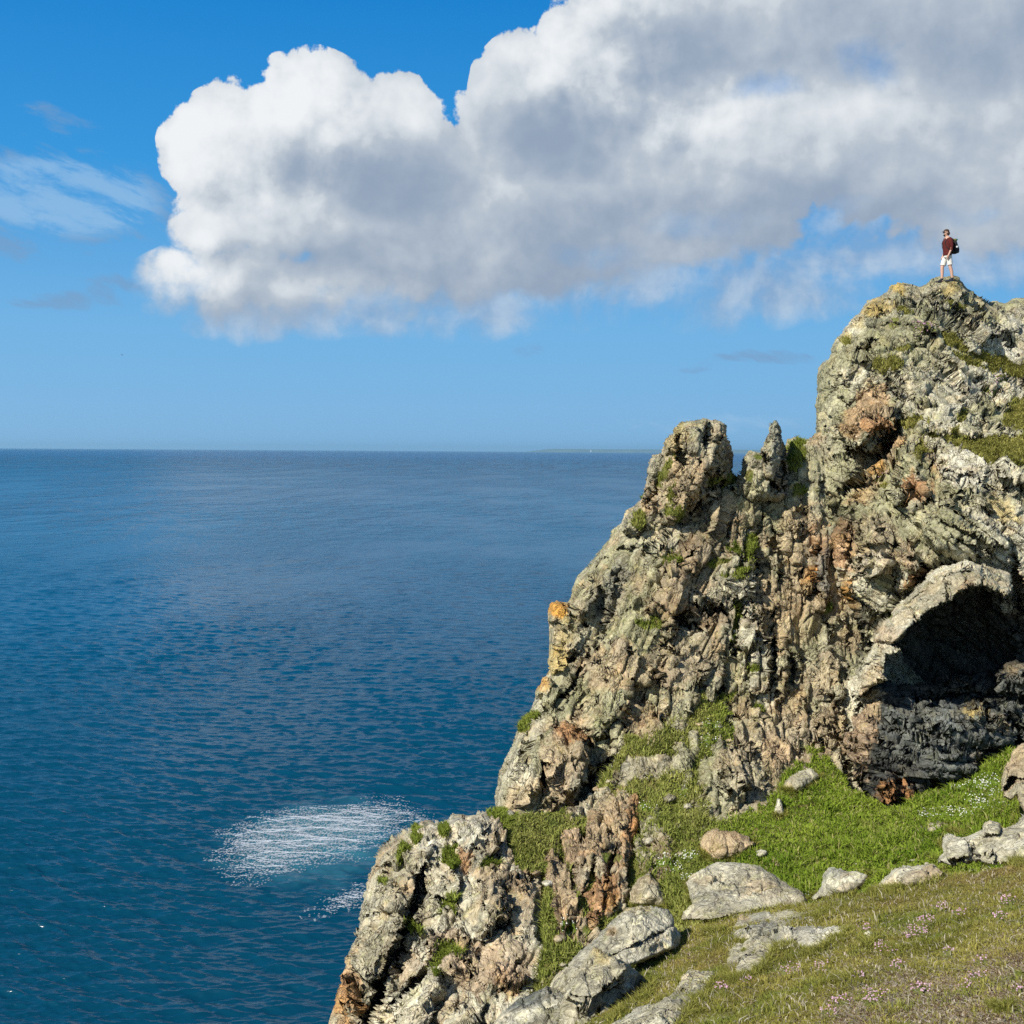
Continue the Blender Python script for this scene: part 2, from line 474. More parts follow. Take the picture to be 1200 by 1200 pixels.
# ---------------------------------------------------------------- rock material
def rock_material(name, dip=60.0, fine=1.0, open_joint=0.10):
    """lichened rock; dip = angle of its bedding in the picture plane"""
    mt, g, b, out = material(name)
    pos = g.n('ShaderNodeNewGeometry').outputs['Position']
    col = g.attr('tint')
    aux = g.n('ShaderNodeSeparateColor'); g.put(aux.inputs[0], g.attr('aux'))
    green, soil = aux.outputs[0], aux.outputs[1]
    rot = g.n('ShaderNodeVectorRotate', rotation_type='Y_AXIS'); g.put(rot.inputs['Vector'], pos); rot.inputs['Angle'].default_value = math.radians(dip)
    wob = g.noise(pos, 1.6, 3, 0.55, out='Color')
    bed = g.v('ADD', rot.outputs[0], g.v('SCALE', g.v('SUBTRACT', wob, (0.5, 0.5, 0.5)), scale=0.95))
    bed = g.v('MULTIPLY', bed, (0.55, 0.8, 1.25))            # long blocks along the bedding
    fol = g.noise(g.v('MULTIPLY', bed, (4.0, 7.0, 20.0)), 1.0, 4, 0.6)
    n1 = g.noise(pos, 2.2, 5, 0.6)
    n2 = g.noise(pos, 9.0, 5, 0.65)
    n3 = g.noise(pos, 34.0, 3, 0.6)
    k = g.m('ADD', g.m('MULTIPLY', g.m('SUBTRACT', n2, 0.5), 0.8), g.m('MULTIPLY', g.m('SUBTRACT', fol, 0.5), 2.1))
    k = g.m('ADD', k, g.m('MULTIPLY', g.m('SUBTRACT', n1, 0.5), 0.8))
    k = g.m('ADD', k, g.m('MULTIPLY', g.m('SUBTRACT', n3, 0.5), 0.5))
    # every joint block weathers to its own tone
    vc = g.n('ShaderNodeTexVoronoi', feature='F1'); g.put(vc.inputs['Vector'], bed); vc.inputs['Scale'].default_value = 3.4 * fine
    cellc = g.n('ShaderNodeSeparateColor'); g.put(cellc.inputs[0], vc.outputs['Color'])
    k = g.m('ADD', k, g.m('MULTIPLY', g.m('SUBTRACT', cellc.outputs[0], 0.5), 0.45))
    colv = g.v('SCALE', col, scale=g.m('MAXIMUM', g.m('ADD', 1.0, k), 0.25))
    colv = g.mix(g.m('MULTIPLY', g.ramp(cellc.outputs[1], 0.70, 0.95), 0.35), colv, g.mix(1.0, colv, (1.12, 0.92, 0.72), 'MULTIPLY'))
    # crustose lichens: pale and olive patches, small black ones
    pale = g.m('MULTIPLY', g.ramp(g.noise(g.v('ADD', pos, (7.7, 1.3, 4.2)), 5.0, 6, 0.7), 0.54, 0.64), 0.55)
    colv = g.mix(pale, colv, g.v('ADD', g.v('SCALE', colv, scale=0.75), (0.155, 0.145, 0.095)))
    olive = g.m('MULTIPLY', g.ramp(g.noise(g.v('ADD', pos, (3.3, 6.1, 8.2)), 3.4, 6, 0.7), 0.52, 0.64), 0.45)
    colv = g.mix(olive, colv, g.v('MULTIPLY', colv, (0.86, 0.90, 0.55)))
    blk = g.ramp(g.noise(g.v('ADD', pos, (1.7, 9.3, 2.2)), 7.0, 6, 0.74), 0.60, 0.68)
    colv = g.mix(g.m('MULTIPLY', blk, 0.75), colv, (0.040, 0.038, 0.030))
    # turf and moss where grass grows on the ledges
    gcol = g.mix(g.ramp(n2, 0.3, 0.7), (0.070, 0.095, 0.014), (0.150, 0.165, 0.035))
    gcol = g.mix(g.ramp(n1, 0.4, 0.7), gcol, (0.19, 0.155, 0.055))
    gm = g.ramp(g.m('ADD', green, g.m('MULTIPLY', g.m('SUBTRACT', n2, 0.5), 0.8)), 0.35, 0.60)
    colv = g.mix(gm, colv, gcol)
    g.put(b.inputs['Base Color'], colv)
    b.inputs['Roughness'].default_value = 0.88
    b.inputs['Specular IOR Level'].default_value = 0.18
    # fine relief: stepped fragments with open joints, then grain
    e1 = g.voro(bed, 3.4 * fine, 'DISTANCE_TO_EDGE')
    bed2 = g.v('ADD', g.v('SCALE', bed, scale=2.3), g.v('SCALE', wob, scale=0.8))
    vc2 = g.n('ShaderNodeTexVoronoi', feature='F1'); g.put(vc2.inputs['Vector'], bed2); vc2.inputs['Scale'].default_value = 3.7 * fine
    c2 = g.n('ShaderNodeSeparateColor'); g.put(c2.inputs[0], vc2.outputs['Color'])
    joint = g.m('MULTIPLY', g.ramp(e1, 0.0, 0.055), g.ramp(g.noise(pos, 1.9, 4, 0.6), 0.48, 0.62, 0.0, 1.0))
    h = g.m('ADD', g.m('MULTIPLY', joint, open_joint), g.m('MULTIPLY', cellc.outputs[2], 0.055))
    h = g.m('ADD', h, g.m('MULTIPLY', c2.outputs[2], 0.030))
    h = g.m('ADD', h, g.m('ADD', g.m('MULTIPLY', n2, 0.028), g.m('ADD', g.m('MULTIPLY', n3, 0.010), g.m('MULTIPLY', fol, 0.065))))
    bp = g.n('ShaderNodeBump')
    bp.inputs['Strength'].default_value = 1.0
    bp.inputs['Distance'].default_value = 1.0
    g.put(bp.inputs['Height'], h)
    g.put(b.inputs['Normal'], bp.outputs[0])
    return mt
ROCK = rock_material('lichen_rock', 62)
ROCK_UP = rock_material('upright_rock', 82)
ROCK_FLAT = rock_material('layered_rock', -10)
ROCK_ROUND = rock_material('boulder_rock', 35, 0.7, 0.03)

# ---------------------------------------------------------------- building a rock mass
def tps(ctrl):
    """smooth surface through control points (px, py, value)"""
    c = np.asarray(ctrl, float)
    xy = c[:, :2] / 200.0; n = len(c)
    r2 = ((xy[:, None] - xy[None]) ** 2).sum(-1)
    K = 0.5 * r2 * np.log(r2 + 1e-9) + np.eye(n) * 2e-3
    A = np.zeros((n + 3, n + 3))
    A[:n, :n] = K; A[:n, n] = 1; A[:n, n + 1:] = xy; A[n, :n] = 1; A[n + 1:, :n] = xy.T
    w = np.linalg.solve(A, np.concatenate([c[:, 2], [0, 0, 0]]))
    def f(x, y):
        x = x / 200.0; y = y / 200.0
        r = w[n] + w[n + 1] * x + w[n + 2] * y
        for k in range(n):
            d = (x - xy[k, 0]) ** 2 + (y - xy[k, 1]) ** 2
            r = r + w[k] * 0.5 * d * np.log(d + 1e-9)
        return r
    return f

def poly_sd(X, Y, poly):
    """signed distance to a polygon, positive inside"""
    p = np.asarray(poly, float)
    d = np.full(X.shape, 1e9); ins = np.zeros(X.shape, bool)
    for (x1, y1), (x2, y2) in zip(p, np.roll(p, -1, 0)):
        ex, ey = x2 - x1, y2 - y1
        L = ex * ex + ey * ey
        if L < 1e-9: continue
        t = np.clip(((X - x1) * ex + (Y - y1) * ey) / L, 0, 1)
        d = np.minimum(d, (X - x1 - t * ex) ** 2 + (Y - y1 - t * ey) ** 2)
        c = (y1 > Y) != (y2 > Y)
        with np.errstate(divide='ignore', invalid='ignore'):
            ins ^= c & (X < ex * (Y - y1) / (ey if ey else 1e-9) + x1)
    d = np.sqrt(d)
    return np.where(ins, d, -d)

def line_d(X, Y, pts):
    d = np.full(X.shape, 1e9); tt = np.zeros(X.shape)
    pts = np.asarray(pts, float)
    n = len(pts) - 1
    for i in range(n):
        (x1, y1), (x2, y2) = pts[i], pts[i + 1]
        ex, ey = x2 - x1, y2 - y1
        t = np.clip(((X - x1) * ex + (Y - y1) * ey) / (ex * ex + ey * ey + 1e-9), 0, 1)
        q = (X - x1 - t * ex) ** 2 + (Y - y1 - t * ey) ** 2
        m = q < d
        d = np.where(m, q, d); tt = np.where(m, (i + t) / n, tt)
    return np.sqrt(d), tt

def frame(strike, dip, stretch):
    """3x3 matrix: rows are the axes of the joint set; stretch = block lengths along them"""
    a, b_ = math.radians(strike), math.radians(dip)
    u = np.array([math.cos(b_), 0.0, math.sin(b_)])                 # along the bedding in the picture plane
    v = np.array([-math.sin(b_), 0.0, math.cos(b_)])                # across the bedding
    w = np.array([0.0, 1.0, 0.0])
    R = np.array([[math.cos(a), -math.sin(a), 0], [math.sin(a), math.cos(a), 0], [0, 0, 1]])
    M = np.stack([R @ u, R @ v, R @ w])
    return M / np.asarray(stretch)[:, None]

def rocky(Q, M, size, amp, seed, crack=0.35, sharp=0.045, tilt=0.75):
    """broken, blocky relief: joint blocks with their own set-back and tilt, sharp cracks between, foliation along them"""
    p = (Q @ M.T) / size
    p = p + 0.20 * np.stack([vnoise(p * 0.8 + 3, seed + 50), vnoise(p * 0.8 + 13, seed + 51), vnoise(p * 0.8 + 23, seed + 52)], -1)
    gape = sstep(vnoise(p * 0.45 + 31, seed + 77), -0.45, 0.25)          # only some of the joints gape
    if size > 9:                                                         # big irregular blocks
        f1, f2, rnd, off = cells(p.astype(np.float32), seed)
        edge = np.maximum(f2 - f1, 0)
    else:                                                                # courses of blocks along the bedding
        v = p[..., 1] + 0.30 * vnoise(p * np.array([0.5, 1.3, 0.5]) + 7, seed + 61)
        i = np.floor(v).astype(np.int64)
        r1 = _T[_hash(i, i * 0 + 5, i * 0, seed)]
        u = p[..., 0] * (0.7 + 0.6 * r1[..., 2]) + r1[..., 0] * 7.3
        w = p[..., 2] * 0.8 + r1[..., 1] * 5.1
        ju, kw = np.floor(u).astype(np.int64), np.floor(w).astype(np.int64)
        rnd = _T[_hash(i, ju, kw, seed + 9)]
        off = np.stack([u - ju, v - i, w - kw], -1) - 0.5
        edge = np.minimum(0.5 - np.abs(off[..., 1]), (0.5 - np.abs(off[..., 0])) * 1.6)
    nrm = (rnd[..., :3] * 2 - 1) * np.array([0.55, 1.0, 0.6])
    h = (rnd[..., 3] - 0.5) * 1.0 + tilt * (nrm * off).sum(-1)
    c = np.exp(-edge / sharp) * (0.2 + 0.8 * gape)
    fol = fbm(p * np.array([0.8, 4.5, 1.5]) + 5, 2, 0.6, seed=seed + 41)
    return amp * (h - crack * c + (0.16 if size > 0.3 else 0.0) * fol), c

def facet(Q, N, M, size, k, seed, tilt=0.18):
    """break a surface into flat faces: every joint-bounded patch is pulled on to its own mean plane"""
    p = (Q @ M.T) / size
    p = p + 0.15 * np.stack([vnoise(p * 0.9 + 3, seed + 150), vnoise(p * 0.9 + 13, seed + 151), vnoise(p * 0.9 + 23, seed + 152)], -1)
    i = np.floor(p).astype(np.int32)
    best = np.full(len(Q), 9.0, np.float32); cid = np.zeros(len(Q), np.int64)
    for dx in (-1, 0, 1):
        for dy in (-1, 0, 1):
            for dz in (-1, 0, 1):
                c = i + np.array([dx, dy, dz], np.int32)
                h = _hash(c[:, 0], c[:, 1], c[:, 2], seed)
                v = (p - (c + 0.5 + 0.95 * (_T[h, :3] - 0.5))).astype(np.float32)
                d = (v * v).sum(-1)
                near = d < best
                best = np.where(near, d, best)
                key = ((c[:, 0].astype(np.int64) + 5000) * 20000 + (c[:, 1] + 5000)) * 20000 + (c[:, 2] + 5000)
                cid = np.where(near, key, cid)
    _, inv = np.unique(cid, return_inverse=True)
    n = inv.max() + 1
    cnt = np.bincount(inv, minlength=n).astype(float)
    ctr = np.stack([np.bincount(inv, Q[:, a], n) / cnt for a in range(3)], -1)
    nn = np.stack([np.bincount(inv, N[:, a], n) / cnt for a in range(3)], -1)
    rg = np.random.default_rng(seed)
    nn = nn / (np.linalg.norm(nn, axis=1, keepdims=True) + 1e-9) + tilt * rg.normal(size=nn.shape)
    nn /= np.linalg.norm(nn, axis=1, keepdims=True)
    d = ((Q - ctr[inv]) * nn[inv]).sum(-1)
    d = np.clip(d, -0.45 * size, 0.45 * size)
    return -k * d[:, None] * nn[inv]

def grid_normals(W):
    ty, tx = np.gradient(W, axis=0), np.gradient(W, axis=1)
    N = np.cross(tx, ty)
    N /= np.linalg.norm(N, axis=-1, keepdims=True) + 1e-9
    N[(N * (np.array([0, 0, H]) - W)).sum(-1) < 0] *= -1
    return N

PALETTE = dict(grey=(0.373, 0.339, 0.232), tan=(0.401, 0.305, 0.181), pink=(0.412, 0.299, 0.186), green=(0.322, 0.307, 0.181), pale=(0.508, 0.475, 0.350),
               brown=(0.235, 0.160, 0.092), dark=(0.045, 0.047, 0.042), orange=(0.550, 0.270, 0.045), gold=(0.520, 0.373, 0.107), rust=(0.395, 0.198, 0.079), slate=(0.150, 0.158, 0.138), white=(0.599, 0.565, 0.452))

LAYERS = {}
RELIEF = 0.60
def rock(name, poly, ctrl, step=1.4, edge_px=26, edge_m=1.6, back=3.0, blocks=(), cracks=(), relief=(), zones=(), base=('grey', 'tan', 'green'),
         rough=3.0, amp_edge=0.45, fine=0.05, seed=1, mat=None, origin=None, greens=(), soils=(), bare=(), shrink=0.35, facets=()):
    poly = np.asarray(poly, float)
    pad = 4 * step
    x0, y0 = poly.min(0) - pad; x1, y1 = poly.max(0) + pad
    xs = np.arange(x0, x1 + step, step); ys = np.arange(y0, y1 + step, step)
    X, Y = np.meshgrid(xs, ys)
    Z0 = np.zeros_like(X)
    sd = poly_sd(X, Y, poly)
    if rough:
        q = np.stack([X / 17.0, Y / 17.0, Z0 + seed], -1)
        sd = sd + rough * fbm(q, 4, 0.6, seed=seed + 3)
    D = tps(ctrl)(X, Y)
    scale = D / F
    # blocks that stand proud of the face and hollows cut into it
    for b in blocks:
        pl, hgt, bev = np.asarray(b[0], float), b[1], b[2]
        tx, ty = (b[3] if len(b) > 3 else (0, 0))
        m = (X > pl[:, 0].min() - bev - 6) & (X < pl[:, 0].max() + bev + 6) & (Y > pl[:, 1].min() - bev - 6) & (Y < pl[:, 1].max() + bev + 6)
        if not m.any(): continue
        xx, yy = X[m], Y[m]
        jx = 2.0 * vnoise(np.stack([xx / 6, yy / 6, 0 * xx + 5], -1), seed) ; jy = 2.0 * vnoise(np.stack([xx / 6, yy / 6, 0 * xx + 9], -1), seed)
        s = poly_sd(xx + jx, yy + jy, pl)
        bev = min(bev, 3.0); w = sstep(s, -bev * 0.4, bev * 0.7)
        c = pl.mean(0)
        D[m] -= w * (hgt + (tx * (xx - c[0]) + ty * (yy - c[1])) * 0.025)
    for pts, wid, dep in cracks:
        p_ = np.asarray(pts, float)
        m = (X > p_[:, 0].min() - 3 * wid) & (X < p_[:, 0].max() + 3 * wid) & (Y > p_[:, 1].min() - 3 * wid) & (Y < p_[:, 1].max() + 3 * wid)
        if not m.any(): continue
        xx, yy = X[m], Y[m]
        jx = 0.5 * wid * vnoise(np.stack([xx / 7, yy / 7, 0 * xx + 15], -1), seed); jy = 0.5 * wid * vnoise(np.stack([xx / 7, yy / 7, 0 * xx + 19], -1), seed)
        d, t = line_d(xx + jx, yy + jy, p_)
        w = wid * (0.45 + 0.55 * np.sin(np.pi * np.clip(t, 0.06, 0.94)))
        D[m] += dep * (1 - sstep(d / w, 0.45, 1.1))
    if edge_m:
        e = np.clip(sd / edge_px, 0, 1)
        D = D + edge_m * (1 - np.sqrt(np.clip(1 - (1 - e) ** 2, 0, 1)))
    # snap the outermost grid points to the outline
    gy, gx = np.gradient(sd, step)
    gl = np.hypot(gx, gy) + 1e-6
    gx, gy = gx / gl, gy / gl
    inside = sd > 0
    nb = inside.copy()
    nb[1:] |= inside[:-1]; nb[:-1] |= inside[1:]; nb[:, 1:] |= inside[:, :-1]; nb[:, :-1] |= inside[:, 1:]
    mv = np.where(nb & ~inside, np.clip(-sd, 0, 1.6 * step), 0)
    PX, PY = X + gx * mv, Y + gy * mv
    W = P3(PX, PY, D)
    # normals
    ty_, tx_ = np.gradient(W, axis=0), np.gradient(W, axis=1)
    N = np.cross(tx_, ty_)
    N /= np.linalg.norm(N, axis=-1, keepdims=True) + 1e-9
    flip = (N * (np.array([0, 0, H]) - W)).sum(-1) < 0
    N[flip] *= -1
    G = np.zeros_like(X)                                # where turf grows
    for gz in greens:
        G = np.maximum(G, zone_mask(gz, X, Y, seed))
    for gz in bare:                                     # where the rock shows through it
        G = G * (1 - gz[-1] * zone_mask(gz[:-1], X, Y, seed + 4))
    S = np.zeros_like(X)
    for gz in soils:
        S = np.maximum(S, zone_mask(gz, X, Y, seed + 9))
    use = nb
    cellen = np.maximum(np.linalg.norm(tx_, axis=-1), np.linalg.norm(ty_, axis=-1))[nb]     # length of one grid step on the surface
    Q = W[use].astype(np.float32)
    Nu = N[use]
    def apply_relief(Wg, big):
        """one pass of joint-block relief along the present surface normals"""
        N_ = grid_normals(Wg)[use]
        q_ = Wg[use].astype(np.float32)
        dsp = np.zeros(len(q_)); ck = np.zeros(len(q_))
        for r_ in relief:
            M, size, amp, crk = r_[:4]
            if (size > 0.95) != big: continue
            h, c = rocky(q_, M, size, amp * RELIEF * (0.8 if size > 0.6 else 1.0), seed + int(size * 100), crk, *(r_[5:] if len(r_) > 5 else ()))
            if len(r_) > 4 and r_[4] is not None:
                wz = np.zeros_like(X)
                for z in r_[4]: wz = np.maximum(wz, zone_mask(z, X, Y, seed))
                h = h * wz[use]
            dsp += h * sstep(size * min(1.0, 1.0 / np.abs(M).sum(1).max()) / cellen, 0.7, 2.2)
            ck = np.maximum(ck, c)
        if fine and not big:
            dsp += fine * fbm(q_ * 2.1, 5, 0.55, seed=seed + 31, ridged=True)
        e = sstep(sd[use], 0, 30)
        dsp *= amp_edge + (1 - amp_edge) * e
        dsp *= 1 - 0.75 * sstep(G[use], 0.3, 0.7)
        Wg[use] = Wg[use] + N_ * dsp[:, None]
        return ck
    crackm = apply_relief(W, True)
    for fi, (fm, fs, fk) in enumerate(facets):
        N2 = grid_normals(W)[use]
        mv_ = facet(W[use].astype(np.float32), N2, fm, fs, fk, seed + 200 + fi)
        W[use] = W[use] + mv_ * (1 - sstep(G[use], 0.3, 0.7))[:, None] * (0.35 + 0.65 * sstep(sd[use], 2, 16))[:, None]
    crackm = np.maximum(crackm, apply_relief(W, False))
    # colours
    n1 = fbm(Q * 0.35, 4, 0.55, seed=seed + 60); n2 = fbm(Q * 0.8 + 9, 4, 0.6, seed=seed + 70); n3 = fbm(Q * 1.9 + 4, 3, 0.6, seed=seed + 80)
    a, b_, c_ = (np.array(PALETTE[k]) for k in base)
    col = a + (b_ - a) * sstep(n1 + 0.3 * n3, -0.25, 0.25)[:, None]
    col = col + (c_ - col) * (0.8 * sstep(n2 + 0.25 * n3, 0.0, 0.4))[:, None]
    col = col * (1 + 0.22 * n3)[:, None]
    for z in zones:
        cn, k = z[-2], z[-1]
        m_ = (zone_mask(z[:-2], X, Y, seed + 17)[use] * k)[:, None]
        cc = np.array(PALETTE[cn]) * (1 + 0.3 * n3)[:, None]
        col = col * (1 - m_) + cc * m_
    aux = np.stack([G[use], S[use], crackm, np.ones(len(Q))], -1)
    # mesh: front sheet and a skirt that closes the mass behind the outline
    idx = np.full(X.shape, -1, np.int64); idx[use] = np.arange(len(Q))
    q = np.stack([idx[:-1, :-1], idx[1:, :-1], idx[1:, 1:], idx[:-1, 1:]], -1).reshape(-1, 4)
    q = q[(q >= 0).all(1)]
    V = W[use]
    ed = np.concatenate([q[:, [0, 1]], q[:, [1, 2]], q[:, [2, 3]], q[:, [3, 0]]])
    key = np.sort(ed, 1)
    kk = key[:, 0] * (len(V) + 1) + key[:, 1]
    _, inv, cnt = np.unique(kk, return_inverse=True, return_counts=True)
    bd = ed[cnt[inv] == 1]
    bv = np.unique(bd)
    loc = np.full(len(V), -1, np.int64); loc[bv] = np.arange(len(bv))
    ray = V[bv] - np.array([0, 0, H]); ray /= np.linalg.norm(ray, axis=1, keepdims=True)
    bx, by = X[use][bv], Y[use][bv]
    hw = np.zeros(len(bv))                               # how far the mass reaches inward from each outline point
    for k_ in (5, 10, 20, 40, 80, 160):
        ii = np.clip(np.rint((bx + gx[use][bv] * k_ - xs[0]) / step).astype(int), 0, X.shape[1] - 1); jj = np.clip(np.rint((by + gy[use][bv] * k_ - ys[0]) / step).astype(int), 0, X.shape[0] - 1)
        hw = np.maximum(hw, sd[jj, ii])
    lim = np.minimum(1.0, 0.8 * hw * scale[use][bv] / (back * shrink + 1e-6))
    inn = np.stack([gx[use][bv], 0 * bv, -gy[use][bv]], -1) * lim[:, None]
    rings = []; faces = [q]
    prev = bv; base_i = len(V); allV = [V]; allC = [col]; allA = [aux]
    for t, sh in ((0.12, 0.03), (0.35, 0.14), (0.7, 0.45), (1.0, 1.0)):
        nv = V[bv] + ray * back * t + inn * back * shrink * sh
        nv = nv + 0.12 * back * t * fbm(nv * 0.9, 3, seed=seed + 90)[:, None] * inn
        allV.append(nv); allC.append(col[bv]); allA.append(aux[bv])
        cur = base_i + np.arange(len(bv)); base_i += len(bv)
        a0, a1 = bd[:, 0], bd[:, 1]
        pa = prev[loc[a0]]; pb = prev[loc[a1]]; ca = cur[loc[a0]]; cb = cur[loc[a1]]
        faces.append(np.stack([pb, pa, ca, cb], -1))
        prev = cur
    V = np.concatenate(allV); col = np.clip(np.concatenate(allC), 0.01, 0.9); aux = np.concatenate(allA)
    if origin is None:
        origin = (0, 0, 0)
    elif origin == 'base':
        fr = W[use]
        origin = (float(fr[:, 0].mean()), float(fr[:, 1].mean()), float(fr[:, 2].min()))
    o = mesh_from(name, V, faces, mat or ROCK, {'tint': col, 'aux': aux}, origin=origin)
    Wn = W.copy(); Wn[~use] = np.nan
    LAYERS[o.name] = dict(x0=xs[0], y0=ys[0], step=step, W=Wn, G=G, sd=sd)
    o['_layer'] = 1
    del o['_layer']
    return o

def zone_mask(z, X, Y, seed):
    """z = ('e', cx, cy, rx, ry, rot) or ('p', [points], soft); edges broken up by noise"""
    jx = 9 * vnoise(np.stack([X / 14, Y / 14, 0 * X + 1.5], -1), seed) + 6 * vnoise(np.stack([X / 5, Y / 5, 0 * X + 2.5], -1), seed) + 4 * vnoise(np.stack([X / 2.4, Y / 2.4, 0 * X + 3.5], -1), seed)
    if z[0] == 'e':
        _, cx, cy, rx, ry, rot = z[:6]
        c, s = math.cos(math.radians(rot)), math.sin(math.radians(rot))
        xx, yy = X - cx, Y - cy
        r = np.hypot((xx * c + yy * s) / rx, (-xx * s + yy * c) / ry)
        return 1 - sstep((r - 1) * min(rx, ry) + jx * min(1, min(rx, ry) / 16), -4, 4)
    pl = np.asarray(z[1], float); soft = z[2] if len(z) > 2 else 4
    m = (X > pl[:, 0].min() - 30) & (X < pl[:, 0].max() + 30) & (Y > pl[:, 1].min() - 30) & (Y < pl[:, 1].max() + 30)
    out = np.zeros_like(X)
    if m.any():
        out[m] = sstep(poly_sd(X[m], Y[m], pl) + 0.6 * jx[m], -soft, soft)
    return out

def surface(name, px, py):
    """world points on a built mass under photograph pixels (nan outside it)"""
    L = LAYERS[name]
    i = np.rint((np.asarray(px) - L['x0']) / L['step']).astype(int); j = np.rint((np.asarray(py) - L['y0']) / L['step']).astype(int)
    ok = (i > 0) & (j > 0) & (i < L['W'].shape[1] - 1) & (j < L['W'].shape[0] - 1)
    r = np.full(np.shape(px) + (3,), np.nan)
    r[ok] = L['W'][j[ok], i[ok]]
    return r
# ---------------------------------------------------------------- the headland, from far to near
STEEP = frame(15, 60, (2.1, 0.6, 1.0))       # bedding that climbs steeply to the right
COLUMN = frame(0, 86, (1.8, 0.6, 0.8))       # upright joints of the gully wall
LUMP = frame(25, 20, (1.1, 0.8, 0.9))
FLAT = frame(6, -8, (3.2, 0.5, 2.2))       # near level bedding of the dark rock
DOWN = frame(-10, -36, (1.8, 0.65, 0.9))       # slabs dipping right

